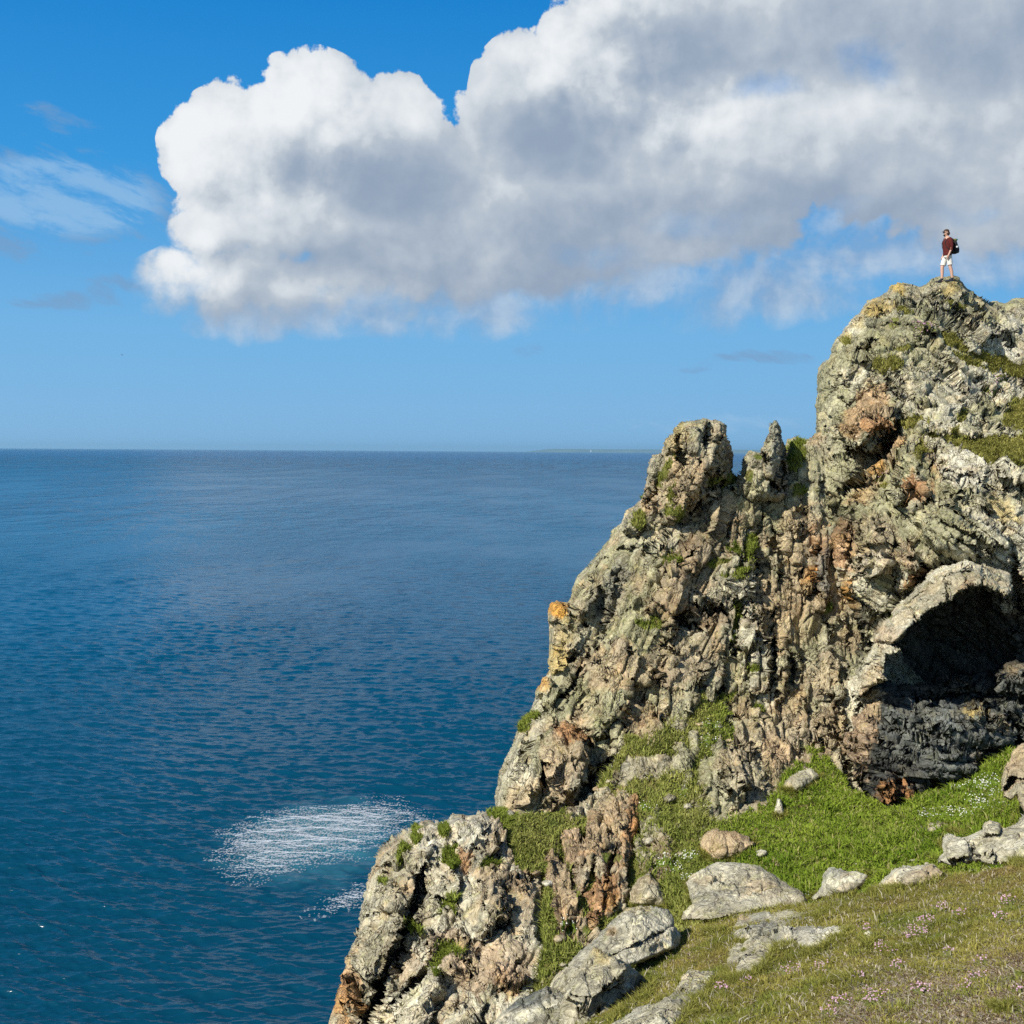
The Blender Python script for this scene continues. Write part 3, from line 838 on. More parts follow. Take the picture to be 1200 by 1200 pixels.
o = rock('cliff_hill', [(960, 505), (948, 516), (940, 518), (932, 512), (922, 516), (916, 540), (905, 560), (880, 566), (866, 560), (857, 557), (842, 572), (800, 600),
        (770, 590), (755, 580), (742, 594), (733, 603), (722, 618), (712, 635), (700, 648), (690, 660), (680, 672), (671, 685), (669, 702), (666, 706), (660, 704), (646, 706),
        (643, 718), (642, 729), (645, 742), (644, 760), (643, 777), (645, 790), (636, 793), (625, 806), (624, 820), (619, 837), (608, 850), (599, 867), (590, 892), (586, 912),
        (583, 942), (584, 960), (600, 1010), (680, 1040), (900, 1060), (1040, 1000), (1040, 505)],
    [(690, 660, 37.5), (760, 590, 38.0), (850, 575, 37.8), (920, 560, 38.2), (880, 650, 36.9), (940, 640, 37.2), (1020, 560, 39.0), (1020, 700, 37.6), (800, 700, 36.2), (700, 750, 36.3), (650, 760, 36.2), (880, 760, 36.0),
     (950, 760, 35.9), (620, 860, 34.6), (700, 850, 34.6), (780, 800, 35.2), (860, 830, 35.1), (930, 850, 34.7), (590, 930, 33.2), (660, 930, 33.1), (720, 900, 33.6),
     (760, 860, 34.2), (900, 920, 32.2), (850, 925, 31.5), (860, 885, 33.0), (640, 1000, 32.4), (900, 1040, 31.7), (1030, 950, 33), (1030, 850, 35)],
    step=1.25, edge_px=30, edge_m=2.2, back=7, seed=3, base=('grey', 'green', 'tan'),
    facets=[(STEEP, 1.0, 0.85)],
    relief=[(STEEP, 1.9, 0.85, 0.8, [('p', [(560, 560), (870, 560), (880, 700), (850, 1100), (500, 1100)], 12)]),
            (STEEP, 0.75, 0.42, 0.9, [('p', [(560, 500), (870, 500), (880, 700), (850, 1100), (500, 1100)], 12)]),
            (STEEP, 0.30, 0.09, 0.9, [('p', [(560, 500), (870, 500), (880, 700), (850, 1100), (500, 1100)], 12)]),
            (COLUMN, 1.3, 0.6, 0.9, [('p', [(860, 500), (1040, 500), (1040, 1050), (840, 1050), (850, 800)], 12)]),
            (COLUMN, 0.55, 0.40, 0.9, [('p', [(850, 500), (1040, 500), (1040, 1050), (840, 1050), (840, 800)], 12)]),
            (COLUMN, 0.24, 0.085, 0.9, [('p', [(850, 500), (1040, 500), (1040, 1050), (840, 1050), (840, 800)], 12)])],
    blocks=[([(643, 706), (667, 705), (668, 722), (655, 731), (641, 729)], 0.9, 3), ([(648, 735), (675, 725), (680, 745), (660, 765), (645, 760)], 0.5, 4),
            ([(643, 770), (662, 762), (662, 785), (645, 792)], 0.6, 4), ([(625, 806), (640, 793), (648, 800), (640, 815), (622, 820)], 0.5, 3),
            ([(670, 702), (672, 686), (688, 672), (700, 690), (692, 725), (676, 722)], 0.7, 4), ([(700, 690), (715, 680), (722, 700), (712, 735), (698, 720)], 0.4, 4),
            ([(760, 640), (850, 575), (858, 585), (850, 615), (800, 660), (765, 680)], 0.6, 5), ([(782, 665), (800, 660), (803, 680), (790, 690), (782, 682)], 0.6, 3),
            ([(700, 800), (733, 800), (738, 828), (725, 842), (702, 832)], 0.5, 4), ([(685, 830), (712, 840), (714, 858), (695, 865), (685, 850)], 0.4, 4),
            ([(733, 822), (760, 825), (765, 850), (745, 862), (730, 850)], 0.4, 4), ([(604, 905), (622, 892), (635, 900), (632, 925), (618, 945), (600, 935)], 0.7, 6),
            ([(640, 860), (672, 855), (690, 880), (685, 915), (660, 935), (638, 925)], 0.7, 6), ([(830, 775), (846, 772), (848, 800), (836, 815), (826, 805)], 0.6, 3),
            ([(863, 672), (880, 669), (884, 690), (866, 698)], 0.6, 3), ([(872, 712), (897, 714), (898, 760), (876, 752)], 0.6, 3), ([(884, 766), (903, 765), (903, 810), (882, 812)], 0.5, 2),
            ([(905, 765), (925, 765), (928, 800), (905, 800)], 0.35, 3), ([(880, 640), (884, 642), (884, 668), (876, 668)], 0.5, 2),
            ([(862, 680), (845, 690), (842, 708), (858, 712)], 0.3, 4), ([(770, 700), (800, 690), (845, 700), (842, 716), (790, 716)], 0.55, 4),
            ([(942, 672), (957, 668), (958, 688), (942, 692)], 0.5, 3), ([(960, 645), (972, 650), (974, 700), (958, 700)], 0.25, 2), ([(928, 610), (945, 604), (952, 625), (930, 632)], 0.5, 4),
            ([(950, 768), (985, 775), (990, 815), (960, 815)], 0.5, 6), ([(957, 830), (985, 822), (995, 850), (985, 875), (960, 865)], 0.5, 5),
            ([(690, 770), (735, 760), (770, 780), (760, 800), (715, 795)], 0.45, 6), ([(760, 770), (800, 745), (830, 770), (820, 800), (780, 805)], 0.4, 6),
            ([(842, 890), (880, 870), (890, 880), (860, 905), (842, 910)], 0.4, 4), ([(845, 918), (870, 908), (868, 928), (846, 930)], 0.4, 4)],
    cracks=[([(822, 708), (838, 716), (852, 718)], 7, 0.9), ([(772, 710), (785, 722), (800, 732), (812, 733)], 8, 1.0), ([(786, 729), (800, 738), (815, 735)], 6, 0.8),
            ([(755, 657), (800, 612), (848, 570)], 4, 0.8), ([(883, 645), (887, 660), (886, 668)], 5, 1.0), ([(888, 585), (890, 612), (886, 630)], 5, 0.8), ([(904, 610), (908, 640)], 4, 0.7),
            ([(955, 650), (953, 668), (950, 680)], 6, 1.0), ([(905, 720), (902, 740), (905, 765), (906, 800)], 4, 0.9), ([(928, 765), (928, 790), (925, 805)], 3, 0.7),
            ([(720, 890), (705, 905), (690, 925), (680, 938)], 12, 1.5), ([(640, 900), (640, 925), (634, 948)], 8, 1.5), ([(685, 826), (705, 836), (715, 838)], 3, 0.7), ([(735, 815), (728, 840), (712, 850)], 4, 0.8),
            ([(730, 852), (745, 865), (765, 855)], 4, 0.8), ([(848, 800), (842, 812), (826, 818)], 5, 0.9), ([(868, 806), (880, 800)], 4, 0.8), ([(663, 775), (675, 768)], 6, 1.0), ([(669, 722), (680, 735), (688, 735)], 6, 1.0),
            ([(641, 730), (660, 733)], 4, 0.8), ([(730, 805), (755, 812), (775, 815), (800, 822)], 3, 0.5), ([(640, 700), (668, 715)], 2, 0.4), ([(980, 825), (990, 828)], 4, 0.7), ([(975, 865), (988, 868)], 5, 0.9),
            ([(790, 740), (770, 770), (760, 790)], 3, 0.4), ([(960, 855), (970, 862)], 3, 0.7), ([(865, 735), (875, 720), (900, 718)], 3, 0.6), ([(957, 640), (960, 700)], 3, 0.6), ([(820, 640), (850, 640), (870, 625)], 3, 0.4),
            ([(700, 665), (720, 650), (745, 640)], 3, 0.5), ([(630, 870), (650, 830), (680, 790)], 3, 0.5), ([(610, 900), (620, 860), (640, 830)], 3, 0.4), ([(660, 820), (690, 770), (710, 740)], 3, 0.4)],
    zones=[('e', 652, 713, 11, 9, 0, 'orange', 0.9), ('e', 660, 725, 6, 8, 0, 'gold', 0.4), ('e', 652, 775, 12, 14, 0, 'gold', 0.6), ('e', 632, 800, 12, 9, 20, 'orange', 0.7), ('e', 665, 745, 22, 10, 120, 'gold', 0.35),
           ('e', 700, 720, 60, 25, 120, 'grey', 0.7), ('e', 720, 690, 40, 14, 115, 'slate', 0.5), ('e', 735, 790, 55, 26, 10, 'pink', 0.52), ('e', 800, 770, 45, 25, -10, 'pink', 0.39), ('e', 805, 720, 45, 20, 0, 'brown', 0.6),
           ('e', 660, 890, 28, 45, 15, 'pink', 0.56), ('e', 615, 870, 16, 60, 20, 'pale', 0.5), ('e', 620, 905, 14, 14, 0, 'pale', 0.5), ('e', 670, 862, 20, 8, 20, 'rust', 0.8), ('e', 755, 835, 20, 14, 0, 'rust', 0.35),
           ('e', 880, 740, 14, 70, -4, 'pale', 0.8), ('e', 895, 800, 12, 50, 0, 'pale', 0.6), ('e', 870, 690, 16, 20, 0, 'pale', 0.7), ('e', 940, 640, 30, 60, 0, 'tan', 0.7), ('e', 960, 665, 14, 36, 0, 'rust', 0.7),
           ('e', 950, 680, 10, 14, 0, 'orange', 0.45), ('e', 966, 674, 8, 36, 0, 'slate', 0.85), ('e', 930, 720, 50, 40, 0, 'tan', 0.5), ('e', 965, 790, 22, 30, 20, 'pink', 0.42), ('e', 975, 850, 20, 30, 0, 'tan', 0.7),
           ('e', 900, 880, 60, 50, -30, 'pink', 0.35), ('e', 870, 920, 30, 30, 0, 'pale', 0.4), ('e', 830, 640, 50, 25, -35, 'brown', 0.45), ('e', 760, 620, 40, 30, 0, 'pale', 0.3), ('e', 720, 900, 20, 14, 0, 'slate', 0.5),
           ('e', 930, 550, 30, 40, 0, 'green', 0.6), ('e', 800, 830, 40, 12, 0, 'grey', 0.4)],
    greens=[('e', 790, 658, 16, 4, -5), ('e', 866, 668, 10, 6, 0), ('e', 858, 676, 12, 4, 0), ('e', 880, 640, 5, 18, 10), ('e', 770, 730, 6, 10, 60), ('e', 755, 733, 8, 5, 30), ('e', 862, 725, 4, 25, 10), ('e', 935, 530, 12, 20, 0),
            ('e', 938, 574, 10, 6, -20), ('e', 970, 712, 7, 5, 0), ('e', 840, 660, 14, 4, -10), ('e', 858, 645, 10, 5, 30), ('e', 620, 845, 14, 5, -40), ('e', 880, 785, 10, 4, -20), ('e', 850, 818, 10, 5, -20), ('e', 889, 832, 6, 4, 0),
            ('e', 590, 958, 14, 5, 30), ('e', 870, 566, 12, 5, 0), ('e', 760, 580, 8, 10, 30)])
tag(o, kind='structure')

o = rock('summit_hill', [(1700, 372), (1560, 345), (1420, 352), (1320, 334), (1240, 340), (1200, 347), (1185, 350), (1178, 357), (1170, 353), (1160, 354), (1153, 350), (1140, 338), (1134, 335), (1131, 329), (1126, 323), (1118, 320.5), (1098, 321),
        (1090, 324), (1087, 331), (1078, 334), (1070, 331), (1060, 329), (1050, 329), (1044, 335), (1041, 345), (1030, 349), (1019, 351), (1013, 358), (1008, 367), (998, 373), (992, 383), (987, 392), (980, 398),
        (974, 408), (972, 416), (966, 423), (960, 430), (959, 445), (961, 460), (958, 480), (957, 492), (955, 505), (951, 515), (946, 560), (945, 600), (955, 640), (974, 690), (980, 740), (978, 790), (965, 850), (972, 900),
        (1000, 935), (1100, 965), (1320, 965), (1720, 975)],
    [(1105, 327, 41.6), (1050, 330, 41.8), (1200, 347, 43), (1300, 340, 43.5), (1000, 380, 41.3), (960, 440, 40.8), (1100, 420, 40.0), (1180, 430, 41), (1000, 460, 39.6), (955, 520, 39.3), (1180, 490, 39.6), (1190, 540, 36.9),
     (1300, 540, 37), (1090, 508, 38.4), (1070, 480, 39), (1020, 540, 38.3), (1000, 600, 37.6), (960, 620, 38), (1060, 580, 36.3), (1130, 570, 35.9), (1200, 580, 36), (1100, 640, 34.9), (1180, 640, 34.8), (1040, 680, 35.0), (990, 720, 36.4),
     (960, 760, 36.2), (1080, 730, 36.6), (1130, 740, 37.4), (1200, 720, 35.2), (1180, 780, 36.4), (1000, 800, 35), (965, 860, 34.3), (1000, 920, 33.2), (1100, 800, 36), (1260, 700, 35), (1100, 950, 33.5), (1300, 950, 33), (1500, 345, 43.2), (1500, 540, 37.6), (1500, 750, 35.2), (1500, 950, 33), (1700, 390, 42.5), (1700, 650, 37.2), (1700, 960, 33)],
    step=1.2, edge_px=34, edge_m=2.6, back=8, seed=5, base=('green', 'pale', 'grey'),
    facets=[(DOWN, 1.0, 0.85)],
    relief=[(LUMP, 2.4, 0.7, 0.7, [('p', [(930, 300), (1740, 300), (1740, 520), (930, 620)], 14)]),
            (DOWN, 0.94, 0.50, 0.8, [('p', [(930, 300), (1740, 300), (1740, 520), (930, 620)], 14)]),
            (LUMP, 0.40, 0.15, 0.8, [('p', [(930, 300), (1740, 300), (1740, 520), (930, 620)], 14)]),
            (DOWN, 1.7, 0.6, 0.8, [('p', [(930, 620), (1050, 560), (1740, 500), (1740, 990), (930, 980)], 14)]),
            (DOWN, 0.7, 0.46, 0.9, [('p', [(930, 600), (1050, 540), (1740, 480), (1740, 990), (930, 980)], 14)]),
            (DOWN, 0.30, 0.10, 0.9)],
    blocks=[([(1100, 525), (1125, 524), (1150, 534), (1158, 550), (1155, 575), (1125, 582), (1100, 572)], 0.6, 4), ([(1170, 540), (1180, 535), (1230, 552), (1230, 568), (1170, 562)], 0.8, 3),
            ([(1060, 518), (1078, 520), (1081, 536), (1072, 560), (1060, 592), (1048, 594), (1040, 572), (1050, 545)], 0.9, 5), ([(996, 492), (1012, 476), (1046, 476), (1056, 488), (1030, 499), (1012, 520), (998, 526)], 0.9, 4),
            ([(1030, 605), (1043, 630), (1038, 662), (1020, 676), (1007, 655), (1012, 620)], 0.8, 5), ([(1050, 640), (1065, 634), (1081, 645), (1080, 666), (1055, 666)], 0.6, 4),
            ([(1080, 600), (1110, 594), (1140, 618), (1168, 640), (1165, 656), (1120, 650), (1084, 636)], 0.9, 5), ([(1100, 585), (1140, 603), (1184, 632), (1184, 645), (1140, 616)], 0.5, 3),
            ([(1002, 640), (1012, 660), (1005, 700), (985, 690), (990, 655)], 0.6, 4), ([(1036, 548), (1045, 530), (1052, 512), (1056, 520), (1046, 545), (1040, 552)], 0.6, 3),
            ([(1046, 332), (1060, 328), (1072, 334), (1068, 350), (1050, 350)], 0.5, 4), ([(1086, 330), (1130, 326), (1138, 345), (1120, 356), (1090, 352)], 0.6, 5), ([(1005, 355), (1038, 350), (1030, 372), (1004, 376)], 0.4, 5),
            ([(990, 412), (1004, 404), (1004, 430), (992, 440)], 0.5, 4), ([(965, 500), (978, 492), (1000, 540), (995, 565), (970, 560)], 0.5, 5), ([(952, 575), (975, 560), (982, 580), (968, 605), (954, 605)], 0.5, 4),
            ([(1150, 365), (1175, 362), (1195, 380), (1170, 390), (1150, 385)], 0.6, 4), ([(1075, 390), (1085, 380), (1098, 384), (1096, 392), (1080, 398)], 0.5, 3), ([(1118, 380), (1145, 375), (1160, 400), (1140, 410)], 0.5, 4),
            ([(1085, 478), (1112, 478), (1116, 492), (1090, 494)], 0.5, 3), ([(1090, 500), (1112, 496), (1118, 508), (1095, 510)], 0.5, 3), ([(1126, 508), (1165, 504), (1196, 508), (1160, 512), (1130, 514)], 0.3, 3),
            ([(1062, 560), (1080, 556), (1095, 575), (1085, 590), (1068, 600)], 0.5, 4), ([(1085, 655), (1062, 668), (1050, 690), (1058, 700), (1090, 672)], 0.4, 4)],
    cracks=[([(1005, 530), (1016, 545), (1030, 540), (1044, 515), (1054, 498)], 15, 2.0), ([(988, 575), (1005, 570), (1018, 560), (1022, 555)], 10, 1.4), ([(968, 590), (984, 602), (995, 612)], 9, 1.2), ([(950, 595), (955, 620), (960, 640)], 6, 1.0),
            ([(994, 622), (1002, 640), (994, 655)], 8, 1.2), ([(988, 695), (992, 725), (1002, 750), (996, 775), (985, 782)], 13, 1.8), ([(1080, 668), (1092, 662), (1110, 664)], 9, 1.6), ([(1052, 596), (1060, 590), (1068, 570)], 8, 1.4),
            ([(1088, 388), (1096, 398), (1106, 388)], 8, 1.0), ([(1138, 398), (1152, 410), (1166, 413)], 5, 0.8), ([(1175, 388), (1200, 391)], 5, 0.8), ([(1002, 421), (1010, 410), (1025, 402)], 7, 0.9), ([(985, 440), (978, 455)], 5, 0.6),
            ([(1042, 360), (1055, 358)], 5, 0.7), ([(1124, 560), (1140, 562)], 5, 0.9), ([(1104, 505), (1112, 508)], 5, 0.9), ([(1040, 505), (1030, 520)], 5, 0.8), ([(1095, 550), (1088, 560)], 6, 1.0), ([(1016, 620), (1010, 640), (1008, 660)], 5, 0.9),
            ([(1045, 660), (1050, 690), (1040, 720)], 6, 1.0), ([(1170, 565), (1200, 572)], 5, 0.9), ([(1105, 610), (1135, 625), (1165, 652)], 4, 0.7), ([(1070, 465), (1075, 490)], 4, 0.5), ([(1176, 445), (1200, 452)], 5, 0.8), ([(1085, 352), (1100, 372), (1118, 382)], 4, 0.6),
            ([(1145, 345), (1150, 375), (1160, 400)], 4, 0.6), ([(1185, 640), (1190, 700), (1200, 720)], 6, 1.0), ([(1110, 360), (1125, 372), (1135, 395)], 3, 0.5), ([(1020, 385), (1045, 378), (1070, 385)], 3, 0.5), ([(1040, 440), (1060, 470)], 3, 0.5)],
    zones=[('e', 1060, 370, 60, 30, 0, 'slate', 0.35), ('e', 1052, 334, 10, 10, 0, 'gold', 0.8), ('e', 1028, 360, 18, 10, -20, 'gold', 0.7), ('e', 1010, 376, 16, 7, -40, 'gold', 0.4), ('e', 1115, 334, 14, 7, 0, 'gold', 0.6), ('e', 978, 425, 8, 8, 0, 'gold', 0.5), ('e', 993, 394, 8, 7, 0, 'gold', 0.5),
           ('p', [(985, 490), (1005, 455), (1020, 445), (1042, 450), (1040, 475), (1015, 485), (1005, 515), (990, 515)], 5, 'rust', 0.7), ('p', [(985, 490), (1005, 455), (1020, 445), (1042, 450), (1040, 475), (1015, 485), (1005, 515), (990, 515)], 5, 'tan', 0.6),
           ('e', 1030, 495, 22, 16, 0, 'rust', 0.8), ('e', 1044, 528, 12, 16, 20, 'rust', 0.55), ('e', 1029, 551, 8, 6, 0, 'orange', 0.6), ('e', 1068, 560, 9, 12, 0, 'rust', 0.8), ('e', 1097, 552, 7, 10, 0, 'orange', 0.5), ('e', 1080, 578, 14, 9, -20, 'rust', 0.8),
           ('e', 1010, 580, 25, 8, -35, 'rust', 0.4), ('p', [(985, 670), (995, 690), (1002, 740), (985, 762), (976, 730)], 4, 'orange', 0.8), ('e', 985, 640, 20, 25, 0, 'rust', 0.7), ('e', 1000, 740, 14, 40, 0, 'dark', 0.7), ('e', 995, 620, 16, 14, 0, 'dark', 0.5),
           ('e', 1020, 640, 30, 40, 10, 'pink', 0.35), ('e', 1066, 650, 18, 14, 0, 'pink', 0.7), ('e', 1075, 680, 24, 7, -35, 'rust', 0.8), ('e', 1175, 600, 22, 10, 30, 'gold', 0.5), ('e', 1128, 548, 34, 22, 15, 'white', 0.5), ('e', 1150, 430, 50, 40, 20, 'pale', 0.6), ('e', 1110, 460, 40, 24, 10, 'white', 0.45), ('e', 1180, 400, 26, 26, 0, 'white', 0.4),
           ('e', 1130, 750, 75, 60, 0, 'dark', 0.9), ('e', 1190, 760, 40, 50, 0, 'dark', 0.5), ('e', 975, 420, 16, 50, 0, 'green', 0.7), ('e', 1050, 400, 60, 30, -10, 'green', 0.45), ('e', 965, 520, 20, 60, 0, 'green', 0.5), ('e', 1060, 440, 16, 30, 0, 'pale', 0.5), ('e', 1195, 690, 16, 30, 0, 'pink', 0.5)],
    greens=[('e', 1038, 425, 18, 6, -5), ('e', 1115, 398, 13, 8, 15), ('e', 992, 400, 6, 6, 0), ('e', 1130, 410, 10, 4, 40), ('p', [(1175, 482), (1190, 468), (1215, 466), (1440, 455), (1440, 500), (1190, 505), (1170, 498)], 4),
            ('p', [(1085, 512), (1120, 508), (1160, 516), (1200, 508), (1560, 495), (1560, 548), (1200, 545), (1170, 533), (1168, 552), (1156, 548), (1150, 534), (1128, 524), (1100, 520)], 4), ('e', 1070, 494, 16, 5, -5), ('e', 1165, 425, 30, 7, 15), ('e', 1190, 435, 20, 9, 10), ('e', 1125, 490, 7, 12, 0),
            ('e', 1036, 572, 4, 3, 0), ('e', 1062, 365, 8, 4, 0), ('e', 1120, 360, 12, 5, 20), ('e', 1140, 428, 22, 5, 25), ('e', 1082, 528, 6, 9, 0), ('e', 1060, 408, 10, 4, 0)])
tag(o, kind='structure')

# ---------------------------------------------------------------- two rock towers on the ridge
o = rock('rock_pinnacle', [(856, 562), (855.5, 530), (854, 510), (850, 496), (845, 492), (834, 492), (820, 488), (812, 492), (796, 497), (789, 507), (781, 517), (779, 532), (777, 535), (766, 534), (764, 545), (762, 562), (759, 572),
        (750, 587), (742, 596), (732, 606), (728, 622), (745, 634), (765, 630), (785, 618), (805, 612), (820, 602), (838, 586), (850, 574)],
    [(820, 500, 37.3), (855, 530, 38), (780, 540, 37.4), (745, 600, 37.0), (800, 600, 36.8), (840, 570, 37.2), (810, 540, 36.8), (765, 560, 37.5)], step=1.0, edge_px=20, edge_m=1.2, back=2.6, seed=8, amp_edge=0.6, rough=3.2, base=('grey', 'green', 'tan'),
    facets=[(STEEP, 0.75, 0.8)],
    relief=[(STEEP, 1.1, 0.7, 0.9), (STEEP, 0.5, 0.42, 0.9), (STEEP, 0.22, 0.13, 0.8)],
    blocks=[([(779, 532), (790, 508), (812, 492), (845, 492), (852, 510), (850, 530), (830, 545), (800, 525)], 0.5, 6), ([(785, 605), (800, 560), (812, 535), (822, 548), (806, 585), (795, 610)], 0.5, 5)],
    cracks=[([(798, 510), (795, 530), (803, 545)], 6, 0.8), ([(812, 600), (818, 585), (835, 570), (848, 565)], 8, 1.1), ([(822, 552), (830, 560), (845, 555)], 6, 0.8), ([(828, 500), (832, 520)], 3, 0.4), ([(808, 585), (818, 575)], 6, 0.9), ([(775, 540), (770, 570), (760, 590)], 3, 0.5)],
    zones=[('e', 800, 580, 20, 40, 20, 'tan', 0.6), ('e', 765, 590, 14, 26, 30, 'pink', 0.5), ('e', 790, 512, 16, 16, 0, 'gold', 0.25)],
    greens=[('e', 785, 590, 5, 18, 10), ('e', 795, 605, 6, 10, 0), ('e', 780, 550, 4, 20, 25), ('e', 748, 612, 8, 10, 0), ('e', 845, 565, 14, 5, -15)], origin='base')
tag(o, 'broad grey green rock tower at the left end of the ridge, open sea behind', 'rock pinnacle')
o = rock('rock_pinnacle', [(908.5, 492), (914, 500), (917, 512), (920, 530), (923, 550), (925, 578), (915, 590), (895, 588), (870, 584), (862, 570), (867, 552), (871, 537), (877, 528), (890, 527), (895, 521), (900, 507), (902, 499)],
    [(908, 495, 37.4), (920, 550, 37.9), (905, 540, 36.9), (872, 545, 37.8), (890, 575, 37), (920, 585, 37.4), (868, 580, 37.4)], step=0.9, edge_px=16, edge_m=0.9, back=1.2, shrink=0.15, seed=9, mat=ROCK_UP, base=('grey', 'green', 'tan'), rough=2.6, amp_edge=0.8,
    facets=[(COLUMN, 0.55, 0.75)],
    relief=[(COLUMN, 0.8, 0.34, 0.8), (COLUMN, 0.35, 0.22, 0.9), (COLUMN, 0.16, 0.08, 0.8)],
    cracks=[([(917, 520), (916, 550), (918, 575)], 6, 0.9), ([(896, 530), (900, 545)], 4, 0.6), ([(900, 560), (912, 575)], 5, 0.7)],
    greens=[('e', 878, 556, 5, 9, 0), ('e', 888, 536, 5, 3, 0)], zones=[('e', 880, 545, 8, 14, 0, 'pale', 0.3), ('e', 912, 540, 10, 50, 0, 'slate', 0.6)], origin='base')
tag(o, 'slim pointed rock spire on the ridge, between the broad tower and the summit', 'rock pinnacle')

# ---------------------------------------------------------------- the overhang on the right
o = rock('rock_slab', [(1006, 818), (1010, 790), (1020, 763), (1030, 745), (1045, 722), (1062, 700), (1086, 679), (1105, 665), (1130, 656), (1150, 661), (1184, 671), (1186, 690), (1180, 697), (1168, 691), (1150, 688), (1136, 684),
        (1127, 691), (1112, 706), (1090, 716), (1064, 736), (1053, 748), (1046, 757), (1056, 761), (1040, 766), (1037, 784), (1039, 798), (1024, 804), (1008, 814)],
    [(1062, 700, 33.0), (1105, 666, 33.5), (1130, 657, 33.6), (1184, 672, 33.3), (1180, 695, 31.9), (1136, 684, 31.8), (1085, 722, 31.2), (1050, 746, 31.0), (1030, 745, 32.4), (1015, 780, 32.6), (1032, 780, 31.5), (1010, 812, 32.0), (1030, 800, 31.4)],
    step=0.9, edge_px=5, edge_m=0.25, back=5.5, shrink=0.03, seed=11, mat=ROCK_ROUND, rough=1.2, base=('pale', 'grey', 'pale'), amp_edge=0.8,
    facets=[(DOWN, 0.8, 0.85)],
    relief=[(frame(0, 38, (1.6, 0.8, 1)), 1.2, 0.22, 0.6), (frame(0, 38, (1.6, 0.8, 1)), 0.45, 0.15, 0.6), (LUMP, 0.2, 0.08, 0.8)],
    zones=[('e', 1042, 745, 16, 10, -30, 'pink', 0.6), ('e', 1010, 850, 20, 40, 10, 'pink', 0.7), ('e', 1025, 800, 12, 20, 0, 'tan', 0.6), ('e', 1128, 690, 14, 6, -35, 'rust', 0.4)], greens=[('e', 1082, 676, 22, 3, -35), ('e', 1042, 722, 4, 6, 0)],
    cracks=[([(1103, 666), (1108, 690), (1113, 706)], 3.5, 0.5), ([(1058, 706), (1070, 718), (1076, 730)], 3.5, 0.5), ([(1060, 708), (1085, 692), (1105, 678), (1150, 672)], 2.5, 0.3), ([(1026, 752), (1038, 758), (1048, 757)], 4, 0.6), ([(1152, 662), (1150, 676), (1154, 690)], 3, 0.4), ([(1016, 778), (1036, 784)], 3, 0.5), ([(1128, 658), (1132, 684)], 2.5, 0.3)],
    blocks=[([(1076, 690), (1103, 670), (1107, 690), (1112, 704), (1090, 714), (1078, 718)], 0.18, 2), ([(1012, 782), (1034, 786), (1036, 797), (1020, 803), (1008, 806)], 0.25, 2), ([(1134, 660), (1150, 664), (1152, 688), (1136, 682)], 0.15, 2)], origin='base')
tag(o, 'pale sloping rock slab roofing over the black hollow in the cliff', 'rock slab')

o = rock('rock_outcrop', [(996, 870), (1002, 845), (1012, 822), (1028, 806), (1040, 800), (1052, 810), (1085, 800), (1120, 788), (1142, 784), (1156, 792), (1165, 781), (1200, 776), (1320, 780), (1430, 800), (1440, 935), (1320, 925), (1200, 905), (1175, 893), (1165, 890), (1140, 905), (1115, 918), (1085, 925), (1050, 940),
        (1035, 942), (1018, 928), (1003, 912)],
    [(1020, 840, 32.0), (1100, 803, 33.2), (1150, 795, 33.6), (1100, 850, 31.6), (1100, 905, 30.9), (1020, 920, 31), (1170, 870, 31.9), (1200, 880, 32.2), (1280, 850, 32), (1190, 785, 33.4), (1060, 820, 32.4), (1300, 920, 31), (1045, 938, 30.8)],
    step=1.0, edge_px=12, edge_m=0.8, back=4, seed=12, mat=ROCK_FLAT, base=('slate', 'dark', 'slate'), amp_edge=0.8,
    facets=[(FLAT, 0.6, 0.6)],
    relief=[(FLAT, 1.1, 0.75, 0.8), (FLAT, 0.5, 0.55, 0.9), (FLAT, 0.2, 0.14, 0.8)],
    blocks=[([(1085, 835), (1100, 822), (1155, 822), (1158, 840), (1140, 855), (1085, 855)], 0.7, 5), ([(1162, 790), (1185, 778), (1220, 778), (1220, 800), (1170, 808)], 0.8, 5), ([(1040, 828), (1075, 826), (1075, 840), (1045, 845)], 0.5, 4), ([(1160, 828), (1195, 826), (1180, 855), (1160, 858)], 0.5, 4),
            ([(1110, 785), (1140, 782), (1155, 792), (1130, 802), (1110, 800)], 0.6, 4), ([(1032, 918), (1045, 912), (1052, 935), (1038, 943), (1030, 935)], 0.8, 4), ([(1050, 928), (1066, 925), (1062, 936), (1050, 938)], 0.5, 3)],
    cracks=[([(1050, 820), (1100, 818), (1150, 812), (1200, 815)], 6, 1.2), ([(1185, 835), (1195, 860), (1190, 885)], 8, 1.4), ([(1030, 862), (1080, 850), (1150, 862)], 4, 0.8), ([(1060, 880), (1110, 870), (1175, 885)], 3.5, 0.7), ([(1010, 890), (1040, 895), (1060, 905)], 4, 0.8), ([(1076, 825), (1080, 850)], 4, 0.8), ([(1155, 825), (1158, 850)], 3, 0.6)],
    zones=[('e', 1142, 833, 18, 10, 20, 'gold', 0.7), ('e', 1172, 845, 12, 10, 0, 'tan', 0.5), ('e', 1145, 898, 12, 9, 30, 'pink', 0.6), ('e', 1045, 930, 14, 12, 0, 'rust', 0.8), ('e', 1008, 862, 16, 44, 4, 'pink', 0.85), ('e', 1022, 818, 14, 14, 0, 'tan', 0.8), ('e', 1062, 932, 8, 6, 0, 'rust', 0.7), ('e', 1190, 788, 14, 6, 0, 'tan', 0.4), ('e', 1100, 835, 30, 10, 0, 'slate', 0.8)], origin='base')
tag(o, 'dark grey layered rock outcrop below the black hollow, foot in the green bank', 'rock outcrop')

